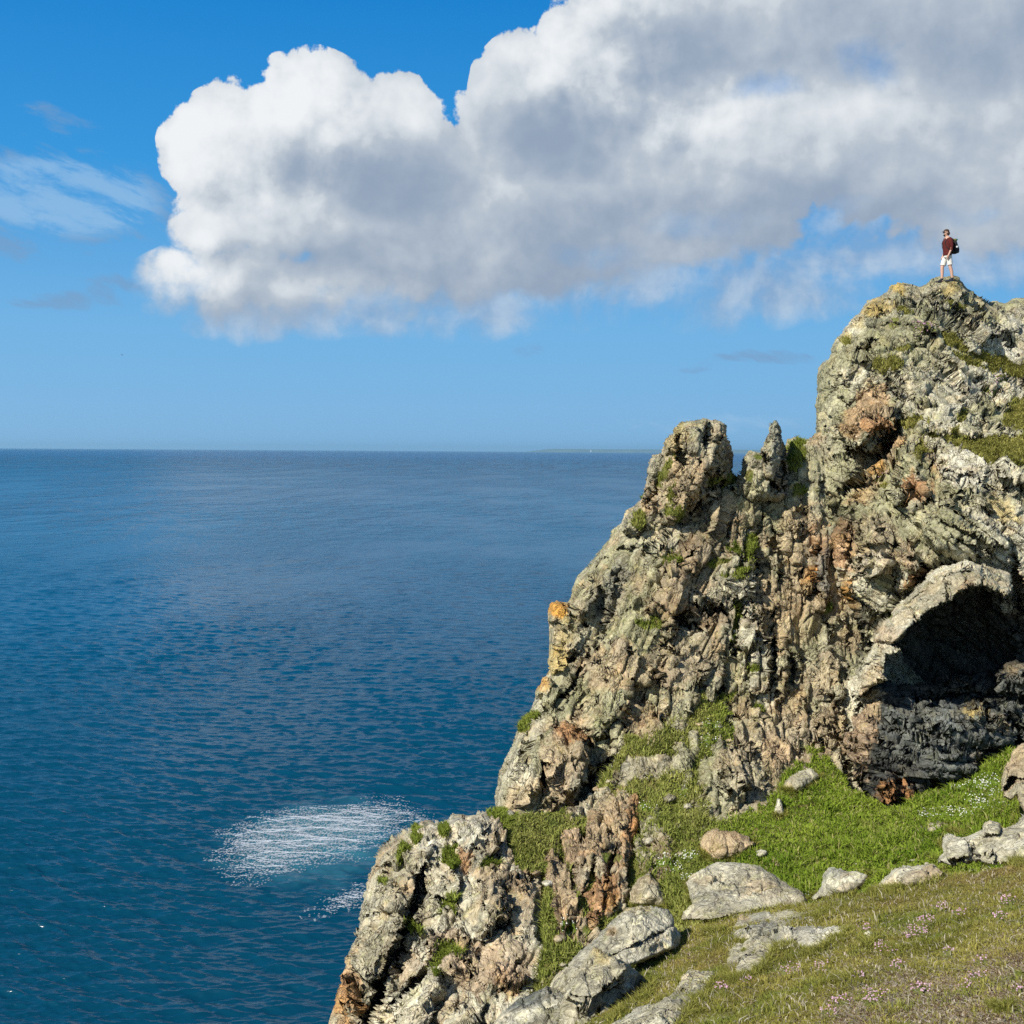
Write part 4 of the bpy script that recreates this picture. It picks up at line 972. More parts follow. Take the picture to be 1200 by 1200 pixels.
# ---------------------------------------------------------------- lower crag over the sea, and the rib beside it
o = rock('rock_crag', [(600, 952), (584, 952), (572, 950), (560, 955), (552, 956), (542, 952), (527, 954), (521, 961), (510, 966), (496, 964), (490, 969), (477, 972), (462, 984), (445, 991), (440, 1002), (437, 1016), (431, 1027), (429, 1047), (424, 1075), (419, 1092), (410, 1112), (406, 1130),
        (401, 1150), (395, 1167), (393, 1182), (386, 1197), (378, 1230), (370, 1300), (640, 1300), (640, 1200), (655, 1150), (648, 1110), (645, 1060), (655, 1020), (640, 985)],
    [(540, 957, 30.6), (450, 993, 30.4), (600, 965, 30.9), (430, 1050, 29.2), (500, 1050, 28.7), (560, 1015, 29.2), (600, 1060, 28.2), (640, 1050, 28.6), (415, 1115, 28.2), (480, 1130, 27.5), (560, 1130, 27.0), (395, 1200, 27.2), (500, 1200, 26.2), (600, 1190, 25.7), (640, 1120, 27), (630, 1000, 30), (380, 1290, 26), (620, 1290, 24)],
    step=1.2, edge_px=26, edge_m=2.0, back=6, seed=14, base=('grey', 'pale', 'tan'),
    facets=[(STEEP, 0.85, 0.85)],
    relief=[(STEEP, 1.5, 0.7, 0.8), (frame(10, 40, (1.6, 0.6, 0.9)), 0.65, 0.40, 0.6), (frame(10, 35, (1.3, 0.6, 0.9)), 0.27, 0.11, 0.9)],
    blocks=[([(530, 1065), (545, 1055), (565, 1045), (590, 1025), (612, 1020), (616, 1045), (592, 1075), (565, 1090), (540, 1085)], 0.56, 2.5), ([(514, 1020), (530, 1012), (541, 1030), (536, 1056), (512, 1050)], 0.42, 2.5), ([(435, 1060), (440, 1035), (482, 1025), (486, 1050), (470, 1065), (430, 1075)], 0.42, 2.5),
            ([(426, 1112), (440, 1080), (475, 1080), (479, 1095), (460, 1120), (440, 1152), (424, 1150)], 0.49, 2.5), ([(455, 1202), (475, 1175), (505, 1150), (512, 1137), (517, 1150), (505, 1182), (470, 1212), (450, 1216)], 0.63, 2.5), ([(540, 960), (560, 961), (582, 978), (576, 996), (550, 996), (534, 985)], 0.56, 2.5),
            ([(489, 995), (505, 985), (516, 1000), (511, 1012), (490, 1020)], 0.42, 2.5), ([(440, 1000), (455, 990), (475, 985), (470, 1010), (440, 1018)], 0.28, 2.5), ([(395, 1170), (408, 1150), (420, 1165), (412, 1190), (396, 1190)], 0.35, 2.5), ([(480, 1090), (505, 1085), (510, 1105), (485, 1125), (476, 1110)], 0.28, 2.5),
            ([(533, 1100), (548, 1098), (550, 1115), (536, 1120)], 0.42, 2.5), ([(560, 1130), (590, 1110), (612, 1115), (600, 1150), (570, 1160)], 0.35, 2.5), ([(590, 1140), (612, 1135), (616, 1150), (598, 1160)], 0.35, 2.5), ([(545, 1180), (575, 1165), (580, 1190), (555, 1200)], 0.42, 2.5)],
    cracks=[([(498, 1012), (491, 1040), (480, 1074)], 6.0, 1.20), ([(556, 992), (568, 1000), (582, 1012)], 6.8, 0.90), ([(430, 1205), (444, 1168), (455, 1135), (470, 1105), (479, 1080)], 9.8, 1.35), ([(455, 1180), (480, 1158), (500, 1138), (520, 1120)], 4.5, 0.83), ([(550, 1130), (551, 1112), (548, 1096)], 4.5, 0.90), ([(570, 1096), (592, 1090), (600, 1080)], 4.5, 0.75),
            ([(513, 1056), (540, 1060)], 3.8, 0.68), ([(490, 1018), (512, 1012)], 3.0, 0.60), ([(424, 1078), (440, 1072), (470, 1066)], 3.0, 0.60), ([(419, 1095), (428, 1112)], 3.0, 0.60), ([(415, 1165), (428, 1180), (425, 1200)], 5.2, 0.83), ([(560, 1200), (580, 1190), (585, 1165)], 3.8, 0.60), ([(600, 1030), (585, 1060), (570, 1075)], 2.2, 0.38), ([(590, 1165), (620, 1150)], 3.0, 0.52), ([(436, 1018), (455, 1015)], 2.2, 0.45)],
    zones=[('e', 530, 970, 60, 16, -12, 'white', 0.45), ('e', 575, 1060, 40, 22, -30, 'grey', 0.4), ('e', 560, 1130, 60, 30, 20, 'pink', 0.7), ('e', 600, 1150, 24, 16, 0, 'rust', 0.35), ('e', 600, 1130, 30, 30, 0, 'pink', 0.5), ('e', 405, 1165, 14, 30, 10, 'rust', 0.7), ('e', 404, 1180, 12, 16, 0, 'orange', 0.3), ('e', 545, 1010, 8, 14, 0, 'rust', 0.7), ('e', 540, 1108, 6, 8, 0, 'gold', 0.6),
           ('e', 475, 1130, 20, 22, 30, 'pink', 0.5), ('e', 440, 1060, 30, 30, 0, 'pale', 0.4), ('e', 490, 1100, 16, 20, 0, 'slate', 0.25), ('e', 600, 1040, 30, 14, -60, 'brown', 0.35), ('e', 480, 1170, 26, 16, -35, 'pale', 0.5)],
    greens=[('p', [(590, 965), (612, 955), (650, 962), (662, 985), (660, 1012), (635, 1018), (605, 1015), (598, 995)], 4), ('e', 582, 956, 14, 5, 10), ('e', 530, 1008, 9, 12, -40), ('e', 484, 1085, 9, 5, 20), ('e', 520, 1125, 10, 22, 35), ('e', 527, 1060, 6, 10, 30), ('e', 470, 1000, 4, 12, 20), ('e', 486, 980, 4, 7, 0), ('e', 520, 972, 4, 7, 0), ('p', [(636, 1055), (660, 1045), (700, 1060), (690, 1110), (650, 1115), (632, 1100)], 4), ('p', [(640, 1115), (690, 1100), (660, 1150), (640, 1160)], 4), ('e', 575, 1015, 10, 8, 0), ('e', 448, 1030, 4, 3, 0)], origin='base')
tag(o, 'pale weathered rock crag at the lower left, dropping straight to the sea', 'rock crag')

o = rock('rock_rib', [(690, 948), (705, 932), (727, 920), (742, 920), (763, 918), (761, 932), (753, 946), (753, 966), (741, 988), (743, 1008), (741, 1022), (748, 1045), (742, 1062), (724, 1074), (711, 1083), (692, 1104), (685, 1108), (684, 1090), (677, 1076), (674, 1060), (667, 1040), (663, 1020), (655, 996), (650, 978), (668, 958), (682, 950)],
    [(740, 925, 32.3), (700, 1000, 29.7), (700, 1080, 27.8), (655, 985, 30.4), (755, 950, 31.4), (740, 1050, 28.6), (690, 960, 31.3), (688, 1105, 27.3)], step=1.0, edge_px=16, edge_m=1.0, back=3, seed=16, mat=ROCK_UP, base=('tan', 'pink', 'grey'),
    facets=[(COLUMN, 0.55, 0.75)],
    relief=[(frame(10, 74, (1.5, 0.5, 0.7)), 0.95, 0.5, 0.55), (frame(10, 74, (1.5, 0.5, 0.7)), 0.42, 0.30, 0.55), (frame(10, 74, (1.5, 0.5, 0.7)), 0.2, 0.11, 0.5)],
    cracks=[([(686, 955), (684, 975), (680, 990)], 5, 0.9), ([(700, 1010), (690, 1040), (682, 1065)], 5, 0.9), ([(725, 990), (715, 1015), (710, 1040)], 4, 0.7), ([(738, 1010), (742, 1040), (735, 1058)], 6, 0.9)],
    zones=[('e', 745, 955, 10, 36, 10, 'rust', 0.7), ('e', 748, 966, 5, 12, 0, 'orange', 0.4), ('e', 705, 1050, 20, 40, 25, 'rust', 0.7), ('e', 716, 1055, 9, 12, 0, 'orange', 0.4), ('e', 675, 1010, 12, 30, 0, 'brown', 0.4), ('e', 680, 1070, 8, 26, 0, 'slate', 0.7)], greens=[('e', 715, 1005, 8, 6, 0)], origin='base')
tag(o, 'rusty brown upright rock rib splitting the green slope beside the crag', 'rock rib')
# ---------------------------------------------------------------- green bank below the cliff
BANK = [(800, 820, 34.9), (850, 840, 34.5), (700, 935, 32.6), (740, 880, 33.4), (780, 950, 31.5), (850, 950, 31.3), (780, 890, 33.0), (930, 905, 32.9), (1000, 940, 30.9), (1080, 935, 30.5), (1180, 892, 31.3), (1300, 870, 32), (1600, 890, 31.5), (1600, 1050, 24), (1720, 1240, 19), (1200, 960, 27.5),
        (1100, 1000, 26.5), (1000, 1040, 25.5), (900, 1020, 27.5), (800, 1040, 28.5), (760, 1060, 28.5), (740, 1100, 27.5), (650, 1000, 30.0), (650, 1050, 28.4), (645, 1110, 27.0), (605, 980, 30.4), (640, 1180, 25.6), (600, 1080, 27.8), (800, 1150, 25), (1000, 1150, 23), (1300, 1050, 24), (600, 1300, 24), (1200, 1300, 20)]
o = rock('green_bank_terrain', [(596, 975), (615, 955), (650, 955), (675, 946), (700, 926), (736, 866), (760, 868), (790, 842), (803, 814), (830, 814), (869, 850), (864, 880), (844, 910), (840, 948), (856, 956), (905, 940), (926, 904), (946, 882), (966, 884), (1000, 930), (1040, 948), (1100, 930), (1140, 912), (1168, 892),
        (1182, 880), (1320, 880), (1720, 885), (1720, 1200), (1320, 1240), (1000, 1300), (640, 1300), (625, 1180), (638, 1110), (636, 1060), (640, 1025), (605, 1018)],
    BANK, step=1.6, edge_px=6, edge_m=0.25, back=2, seed=20, base=('tan', 'grey', 'brown'), fine=0.12, rough=5, relief=[(LUMP, 1.3, 0.35, 0.2), (STEEP, 0.55, 0.55, 0.5), (STEEP, 0.25, 0.2, 0.6)], amp_edge=0.6,
    greens=[('p', [(580, 990), (600, 940), (690, 940), (730, 860), (760, 850), (800, 800), (840, 800), (880, 850), (860, 890), (835, 920), (835, 955), (900, 950), (925, 900), (960, 870), (1010, 930), (1100, 925), (1180, 870), (1330, 870), (1740, 870), (1740, 1300), (600, 1300), (620, 1050)], 6)],
    bare=[('p', [(716, 908), (735, 890), (765, 880), (790, 885), (800, 902), (770, 914), (740, 918), (720, 918)], 3, 0.95), ('p', [(742, 965), (772, 945), (792, 985), (788, 1030), (760, 1042), (742, 1010)], 6, 0.6),
          ('p', [(640, 1000), (662, 1000), (676, 1050), (686, 1090), (694, 1112), (660, 1114), (645, 1060)], 5, 0.85), ('p', [(664, 940), (700, 925), (716, 930), (690, 955), (665, 968)], 4, 0.8), ('e', 815, 960, 18, 30, 20, 0.5), ('e', 800, 880, 22, 12, -30, 0.35), ('e', 850, 958, 20, 7, 0, 0.8), ('e', 618, 1028, 18, 10, 0, 0.8), ('e', 940, 892, 22, 8, -20, 0.7),
          ('e', 1085, 975, 30, 8, -15, 0.6), ('e', 900, 975, 16, 6, -20, 0.5), ('e', 700, 1108, 16, 14, 0, 0.7), ('e', 650, 1150, 24, 12, -40, 0.6), ('e', 770, 1075, 20, 8, 0, 0.7), ('e', 1010, 925, 14, 6, 20, 0.6)])
tag(o, kind='structure')

TURF = [(760, 1120, 20), (850, 1078, 20.5), (945, 1060, 20), (1060, 1040, 19.5), (1200, 1011, 18.5), (1400, 980, 17), (1800, 915, 15.5), (2150, 1450, 5.6), (800, 1200, 14.5), (1000, 1200, 12), (1200, 1200, 10.5), (1200, 1100, 13.7), (1000, 1120, 15.2), (860, 1140, 17), (640, 1210, 17), (700, 1160, 18.5),
        (600, 1450, 9), (1400, 1450, 6.5), (1000, 1450, 7.5)]
TURF_F = tps(TURF); BANK_F = tps(BANK)
def turf_material():
    mt, g, b, out = material('short_turf')
    pos = g.n('ShaderNodeNewGeometry').outputs['Position']
    aux = g.n('ShaderNodeSeparateColor'); g.put(aux.inputs[0], g.attr('aux'))
    n1 = g.noise(pos, 0.9, 5, 0.6); n2 = g.noise(pos, 6.0, 5, 0.65); n3 = g.noise(pos, 40.0, 3, 0.6)
    c = g.mix(g.ramp(n2, 0.3, 0.7), (0.105, 0.108, 0.028), (0.205, 0.185, 0.065))
    c = g.mix(g.ramp(n1, 0.45, 0.65), c, (0.185, 0.135, 0.065))
    heath = g.mix(g.ramp(n2, 0.35, 0.65), (0.110, 0.075, 0.042), (0.27, 0.205, 0.130))
    c = g.mix(g.ramp(g.m('ADD', aux.outputs[1], g.m('MULTIPLY', g.m('SUBTRACT', n2, 0.5), 0.9)), 0.3, 0.7), c, heath)
    c = g.v('SCALE', c, scale=g.m('ADD', 0.55, g.m('MULTIPLY', n3, 0.9)))
    g.put(b.inputs['Base Color'], c)
    b.inputs['Roughness'].default_value = 0.95
    b.inputs['Specular IOR Level'].default_value = 0.1
    bp = g.n('ShaderNodeBump'); bp.inputs['Distance'].default_value = 1.0
    g.put(bp.inputs['Height'], g.m('ADD', g.m('MULTIPLY', n2, 0.09), g.m('MULTIPLY', n3, 0.02)))
    g.put(b.inputs['Normal'], bp.outputs[0])
    return mt
o = rock('turf_ground', [(745, 1135), (765, 1112), (790, 1098), (820, 1085), (860, 1076), (900, 1068), (945, 1062), (1000, 1051), (1050, 1043), (1100, 1031), (1150, 1023), (1200, 1012), (1400, 975), (1600, 938), (1850, 905), (2200, 1500), (500, 1500), (560, 1260), (640, 1210), (700, 1180)],
    TURF, step=2.0, edge_px=8, edge_m=0.5, back=3, seed=22, base=('tan', 'brown', 'tan'), fine=0.05, rough=3, mat=turf_material(), relief=[(LUMP, 0.9, 0.10, 0.1), (LUMP, 0.3, 0.05, 0.2)], amp_edge=0.4,
    greens=[('p', [(400, 800), (2300, 800), (2300, 1600), (400, 1600)], 4)], soils=[('p', [(960, 1200), (1010, 1165), (1080, 1140), (1130, 1150), (1180, 1120), (1420, 1100), (2250, 1150), (2250, 1520), (850, 1520), (880, 1230)], 14), ('e', 1050, 1100, 30, 14, -10), ('e', 790, 1110, 30, 12, 0)])
tag(o, kind='structure')

# ---------------------------------------------------------------- loose boulders
def seat(poly, ground, thick=0.5, bulge=0.25):
    """depths for a boulder standing on the ground function"""
    q = np.asarray(poly, float)
    cx, cy = q.mean(0); yb = q[:, 1].max(); yt = q[:, 1].min()
    out = []
    for x, y in q:
        t = (yb - y) / (yb - yt)
        g0 = float(ground(np.array(x), np.array(yb - 0.15 * (yb - yt))))
        out.append((x, y, g0 - 0.12 + thick * t))
    out.append((cx, cy + 0.1 * (yb - yt), float(ground(np.array(cx), np.array(yb))) - bulge))
    return out

def lie(poly, ground, h=0.35):
    """depths for a boulder lying in sloping ground: proud of it everywhere, most in the middle"""
    q = np.asarray(poly, float)
    c = q.mean(0)
    out = [(x, y, float(ground(np.array(x), np.array(y))) - 0.25 * h) for x, y in q]
    out += [(0.5 * x + 0.5 * c[0], 0.5 * y + 0.5 * c[1], float(ground(np.array(0.5 * x + 0.5 * c[0]), np.array(0.5 * y + 0.5 * c[1]))) - h) for x, y in q[::2]]
    return out

OUTLINES = []
def boulder(name, poly, ctrl, label, seed, base=('grey', 'pale', 'grey'), relief=None, edge_px=10, edge_m=0.5, back=1.4, cat='boulder', **kw):
    OUTLINES.append(poly)
    kw.setdefault('facets', [(LUMP, 0.55, 0.75)])
    ob = rock(name, poly, ctrl, step=kw.pop('step', 1.0), edge_px=edge_px * 0.7, edge_m=edge_m * 0.75, back=back, seed=seed, base=base, rough=kw.pop('rough', 2.0), amp_edge=0.5, fine=kw.pop('fine', 0.03),
              relief=relief or [(LUMP, 1.0, 0.20, 0.5), (DOWN, 0.45, 0.12, 0.6), (LUMP, 0.17, 0.035, 0.6)], origin='base', mat=ROCK_ROUND, **kw)
    return tag(ob, label, cat)

boulder('boulder', [(800, 1078), (801, 1068), (812, 1060), (808, 1045), (805, 1036), (812, 1025), (825, 1019), (840, 1012), (855, 1011), (872, 1014), (890, 1017), (905, 1025), (920, 1035), (930, 1042), (942, 1048), (946, 1057), (925, 1062), (900, 1065), (880, 1069), (850, 1075), (832, 1080)],
    [(850, 1014, 23.2), (800, 1075, 21.4), (940, 1052, 21.4), (870, 1068, 20.8), (860, 1040, 21.8), (815, 1030, 22.6)], 'big pale domed boulder between the green bank and the turf', 31, edge_px=8, zones=[('e', 830, 1055, 26, 14, -10, 'slate', 0.25), ('e', 900, 1045, 30, 10, 20, 'pink', 0.25)])
boulder('boulder', [(640, 1160), (660, 1138), (685, 1112), (705, 1090), (722, 1072), (735, 1062), (750, 1061), (768, 1064), (782, 1069), (788, 1077), (789, 1087), (795, 1097), (794, 1110), (778, 1119), (757, 1126), (738, 1133), (715, 1145), (690, 1160), (665, 1180), (645, 1185)],
    [(735, 1064, 20.4), (790, 1098, 19.6), (650, 1172, 18.8), (700, 1135, 18.6), (770, 1120, 19), (700, 1100, 19.6), (750, 1090, 19.3)], 'long grey boulder with a diagonal crack, rising above the turf edge', 32, edge_px=8,
    cracks=[([(715, 1123), (740, 1112), (765, 1098), (788, 1086)], 3, 0.35)], zones=[('e', 735, 1066, 20, 5, 0, 'gold', 0.5), ('e', 716, 1092, 5, 6, 0, 'orange', 0.45), ('e', 700, 1105, 40, 12, -45, 'slate', 0.25)])
boulder('boulder', [(570, 1230), (576, 1210), (588, 1188), (612, 1170), (641, 1155), (662, 1166), (682, 1180), (692, 1200), (694, 1240), (570, 1240)],
    [(620, 1170, 18.2), (640, 1158, 18.4), (685, 1200, 17.2), (600, 1230, 17)], 'flat grey green slab at the bottom edge, lowest of the pale boulders', 33, base=('grey', 'slate', 'pale'), edge_px=8)
boulder('boulder', [(655, 1180), (668, 1152), (680, 1135), (697, 1111), (712, 1118), (735, 1130), (752, 1142), (764, 1153), (760, 1166), (748, 1178), (730, 1186), (718, 1198), (705, 1240), (665, 1240), (660, 1200)],
    [(697, 1113, 18.2), (760, 1155, 17.9), (735, 1135, 17.6), (690, 1160, 17.2), (700, 1220, 16.4), (670, 1190, 17.0), (740, 1175, 17.6)], 'angular split boulder with a shaded right face, in front of the long grey one', 34, edge_px=6, edge_m=0.35,
    blocks=[([(660, 1170), (697, 1112), (735, 1131), (728, 1150), (700, 1165), (690, 1180)], 0.35, 3)], cracks=[([(670, 1165), (700, 1170), (730, 1150)], 3, 0.3), ([(720, 1195), (730, 1180), (755, 1165)], 5, 0.5), ([(690, 1200), (705, 1180)], 3, 0.35)], zones=[('e', 748, 1158, 16, 18, 30, 'dark', 0.5), ('e', 705, 1120, 10, 5, 20, 'gold', 0.35)])  # the dark zone paints the shade of the right face into the rock colour
boulder('boulder', [(712, 1205), (725, 1192), (736, 1186), (740, 1177), (767, 1175), (785, 1165), (797, 1155), (799, 1145), (805, 1137), (820, 1140), (837, 1142), (839, 1149), (828, 1170), (813, 1178), (803, 1193), (796, 1202), (780, 1240), (700, 1240)],
    lie([(712, 1205), (725, 1192), (736, 1186), (740, 1177), (767, 1175), (785, 1165), (797, 1155), (799, 1145), (805, 1137), (820, 1140), (837, 1142), (839, 1149), (828, 1170), (813, 1178), (803, 1193), (796, 1202), (780, 1240), (700, 1240)], TURF_F, 0.55), 'narrow knobbly boulder leaning up out of the turf, lowest in the photo', 35, edge_px=6, edge_m=0.4, cracks=[([(800, 1160), (812, 1172)], 3, 0.25)])
boulder('boulder', [(866, 1072), (880, 1069), (900, 1067), (906, 1072), (922, 1066), (945, 1065), (967, 1070), (957, 1080), (965, 1084), (980, 1085), (999, 1092), (990, 1100), (975, 1105), (965, 1115), (952, 1120), (937, 1117), (930, 1112), (912, 1114), (905, 1122), (895, 1137), (880, 1147), (865, 1151), (850, 1152), (850, 1140), (852, 1125), (852, 1107), (860, 1090)],
    lie([(866, 1072), (880, 1069), (900, 1067), (906, 1072), (922, 1066), (945, 1065), (967, 1070), (957, 1080), (965, 1084), (980, 1085), (999, 1092), (990, 1100), (975, 1105), (965, 1115), (952, 1120), (937, 1117), (930, 1112), (912, 1114), (905, 1122), (895, 1137), (880, 1147), (865, 1151), (850, 1152), (850, 1140), (852, 1125), (852, 1107), (860, 1090)], TURF_F, 0.42), 'cracked whitish boulder set in the turf with tongues running right', 36, edge_px=5, edge_m=0.3,
    cracks=[([(932, 1075), (930, 1095), (934, 1112)], 2.5, 0.25), ([(958, 1085), (957, 1105)], 2.5, 0.25), ([(876, 1090), (900, 1102), (912, 1110)], 3, 0.3)], zones=[('e', 895, 1085, 22, 14, 30, 'slate', 0.45), ('e', 870, 1075, 6, 4, 0, 'orange', 0.35), ('e', 955, 1095, 34, 16, 10, 'white', 0.5)])
boulder('boulder', [(952, 1054), (962, 1040), (966, 1025), (971, 1019), (985, 1018), (1005, 1021), (1016, 1027), (1010, 1037), (1000, 1048), (980, 1052)],
    seat([(952, 1054), (962, 1040), (966, 1025), (971, 1019), (985, 1018), (1005, 1021), (1016, 1027), (1010, 1037), (1000, 1048), (980, 1052)], lambda x, y: TURF_F(x, y) + 0.6, 0.5, 0.3), 'small angular grey boulder at the lower edge of the green bank', 37, edge_px=6, edge_m=0.35, base=('pale', 'grey', 'slate'), zones=[('e', 1000, 1042, 14, 6, -25, 'slate', 0.6)])
boulder('boulder', [(1018, 1049), (1026, 1038), (1035, 1030), (1050, 1021), (1075, 1016), (1095, 1017), (1106, 1025), (1098, 1033), (1062, 1042)],
    seat([(1018, 1049), (1026, 1038), (1035, 1030), (1050, 1021), (1075, 1016), (1095, 1017), (1106, 1025), (1098, 1033), (1062, 1042)], lambda x, y: TURF_F(x, y) + 0.5, 0.6, 0.3), 'low rounded grey rock half sunk behind the turf crest', 38, edge_px=7, edge_m=0.4, base=('grey', 'pale', 'tan'))
boulder('boulder', [(1096, 1012), (1107, 1000), (1104, 990), (1105, 982), (1112, 977), (1132, 982), (1152, 975), (1155, 965), (1160, 960), (1171, 965), (1172, 975), (1187, 967), (1195, 962), (1205, 945), (1260, 930), (1260, 1016), (1200, 1014), (1172, 1012), (1140, 1009), (1117, 1012)],
    [(1110, 980, 21.6), (1165, 962, 21.5), (1210, 955, 21.0), (1105, 1008, 20.6), (1120, 1005, 20.4), (1180, 1008, 19.5), (1250, 1010, 18.6), (1150, 990, 20.4), (1260, 940, 20.4)], 'jagged grey rock ledge on the right, between bank and turf', 39, edge_px=7, edge_m=0.45, base=('grey', 'pale', 'grey'), cat='rock ledge', relief=[(COLUMN, 0.7, 0.2, 0.6), (LUMP, 0.3, 0.1, 0.5)],
    blocks=[([(1105, 982), (1132, 982), (1136, 1005), (1110, 1008)], 0.35, 4), ([(1150, 978), (1160, 961), (1171, 966), (1172, 980)], 0.4, 4), ([(1140, 998), (1165, 998), (1165, 1010), (1142, 1010)], 0.3, 3)], cracks=[([(1118, 1008), (1130, 1008)], 4, 0.5), ([(1137, 990), (1140, 1002), (1168, 1000)], 3, 0.4)])
boulder('boulder', [(1175, 905), (1176, 898), (1184, 892), (1186, 882), (1198, 872), (1250, 860), (1270, 940), (1200, 960), (1196, 945), (1192, 932), (1185, 938), (1175, 934), (1173, 920)],
    [(1180, 900, 26.4), (1200, 875, 26.8), (1240, 900, 26), (1180, 932, 26.0), (1220, 945, 25.6)], 'tan block of rock cut by the right edge above the bank', 40, base=('grey', 'tan', 'pink'), edge_px=6, edge_m=0.4, cracks=[([(1178, 925), (1188, 915), (1200, 912)], 5, 0.8)])
boulder('boulder', [(820, 988), (825, 977), (840, 971), (860, 974), (875, 984), (885, 989), (870, 1003), (852, 1009), (832, 1010), (822, 1003)],
    seat([(820, 988), (825, 977), (840, 971), (860, 974), (875, 984), (885, 989), (870, 1003), (852, 1009), (832, 1010), (822, 1003)], BANK_F, 0.5, 0.4), 'brown ribbed boulder sitting in the green bank', 41, base=('tan', 'brown', 'grey'), edge_px=7, edge_m=0.5, relief=[(COLUMN, 0.5, 0.22, 0.6), (LUMP, 0.25, 0.1, 0.5)], zones=[('e', 865, 997, 8, 10, 30, 'dark', 0.4)])
boulder('boulder', [(911, 935), (915, 937), (917, 946), (920, 956), (908, 958), (909, 946)], seat([(911, 935), (915, 937), (917, 946), (920, 956), (908, 958), (909, 946)], BANK_F, 0.15, 0.1), 'thin upright white stone standing alone in the green bank', 42, edge_px=4, edge_m=0.2, back=0.5, step=0.8, rough=1)
boulder('boulder', [(917, 930), (917, 921), (926, 912), (937, 905), (950, 900), (961, 910), (952, 917), (945, 923), (932, 932)], seat([(917, 930), (917, 921), (926, 912), (937, 905), (950, 900), (961, 910), (952, 917), (945, 923), (932, 932)], BANK_F, 0.7, 0.3), 'pale leaning boulder at the foot of the gully wall', 43, edge_px=5, edge_m=0.35)
boulder('boulder', [(738, 1062), (738, 1045), (747, 1028), (762, 1021), (772, 1034), (778, 1048), (783, 1061), (775, 1068), (760, 1062)], seat([(738, 1062), (738, 1045), (747, 1028), (762, 1021), (772, 1034), (778, 1048), (783, 1061), (775, 1068), (760, 1062)], BANK_F, 0.5, 0.3), 'brownish pointed boulder under the rusty rib', 44, base=('tan', 'grey', 'pink'), edge_px=6, edge_m=0.4)
for k, (cx, cy, rx, ry, lab) in enumerate([(1018, 1100, 11, 9, 'small white stone in the turf, right of the cracked whitish boulder'), (990, 1148, 12, 4, 'flat cream stone lying in the turf below the cracked boulder'), (1052, 1112, 12, 6, 'pale low stone beside pink thrift in the middle of the turf'),
                                             (862, 1148, 10, 6, 'white stone at the foot of the cracked whitish boulder'), (838, 1093, 13, 4, 'flat whitish stone in the brown turf behind the cracked boulder'), (1173, 1180, 14, 6, 'pale stone in the heathy corner at the bottom right')]):
    pl = [(cx + rx * math.cos(a) * (0.8 + 0.35 * random.Random(k * 9 + i).random()), cy + ry * math.sin(a) * (0.8 + 0.35 * random.Random(k * 9 + i + 50).random())) for i, a in enumerate(np.linspace(0, 6.283, 9)[:-1])]
    d = float(TURF_F(np.array(cx * 1.0), np.array(cy * 1.0)))
    boulder('stone', pl, [(cx, cy - ry, d - 0.03), (cx, cy + ry, d - 0.12), (cx - rx, cy, d - 0.08), (cx + rx, cy, d - 0.09)], lab, 60 + k, edge_px=4, edge_m=0.06, back=0.3, cat='stone', base=('white', 'pale', 'white'), step=0.7, rough=1.2, relief=[(LUMP, 0.2, 0.03, 0.3)], fine=0.01)

# stones lying about in the gully and along the turf edge
q = random.Random(12)
for k, (cx, cy, rr) in enumerate([(812, 868, 6), (830, 905, 7), (800, 915, 5), (785, 935, 8), (806, 945, 6), (770, 960, 9), (822, 950, 6), (795, 968, 6), (758, 985, 7), (782, 1000, 8), (768, 1020, 6), (798, 1000, 5), (756, 1045, 7), (735, 1090, 6), (716, 1112, 7), (668, 1075, 6), (655, 1100, 7), (660, 1130, 6),
                                  (700, 925, 5), (715, 915, 6), (642, 1035, 6), (628, 1022, 5), (850, 985, 5), (893, 1000, 6), (912, 1012, 7), (935, 1035, 6), (1003, 1012, 4), (1070, 1008, 5), (1092, 972, 5), (1080, 985, 6), (820, 848, 5), (845, 870, 5)]):
    pl = [(cx + rr * 1.25 * math.cos(a) * (0.7 + 0.5 * q.random()), cy + rr * 0.75 * math.sin(a) * (0.7 + 0.5 * q.random())) for a in np.linspace(0, 6.283, 8)[:-1]]
    ob = rock('gully_stone', pl, seat(pl, BANK_F, 0.25, 0.22), step=0.9, edge_px=4, edge_m=0.2, back=0.4, seed=300 + k, base=(('tan', 'grey', 'pink'), ('pale', 'grey', 'tan'), ('grey', 'pale', 'white'))[k % 3], rough=1.2, amp_edge=0.5, fine=0.02, relief=[(STEEP, 0.3, 0.10, 0.5)], origin='base', mat=ROCK_ROUND)
    tag(ob, 'small angular stone half buried in the grass of the gully below the cliff', 'stone', 'stones scattered in the gully grass')
# ---------------------------------------------------------------- grass and flowers
def leaf_material(name, trans=0.25):
    mt = bpy.data.materials.new(name)
    mt.use_nodes = True
    g = NT(mt.node_tree)
    out = g.n('ShaderNodeOutputMaterial')
    c = g.attr('tint')
    d = g.n('ShaderNodeBsdfDiffuse'); t = g.n('ShaderNodeBsdfTranslucent'); mx = g.n('ShaderNodeMixShader')
    g.put(d.inputs[0], c)
    g.put(t.inputs[0], g.mix(1.0, c, (1.0, 1.05, 0.6), 'MULTIPLY'))
    mx.inputs[0].default_value = trans
    g.t.links.new(d.outputs[0], mx.inputs[1]); g.t.links.new(t.outputs[0], mx.inputs[2]); g.t.links.new(mx.outputs[0], out.inputs[0])
    return mt
LEAF = leaf_material('grass_blade')

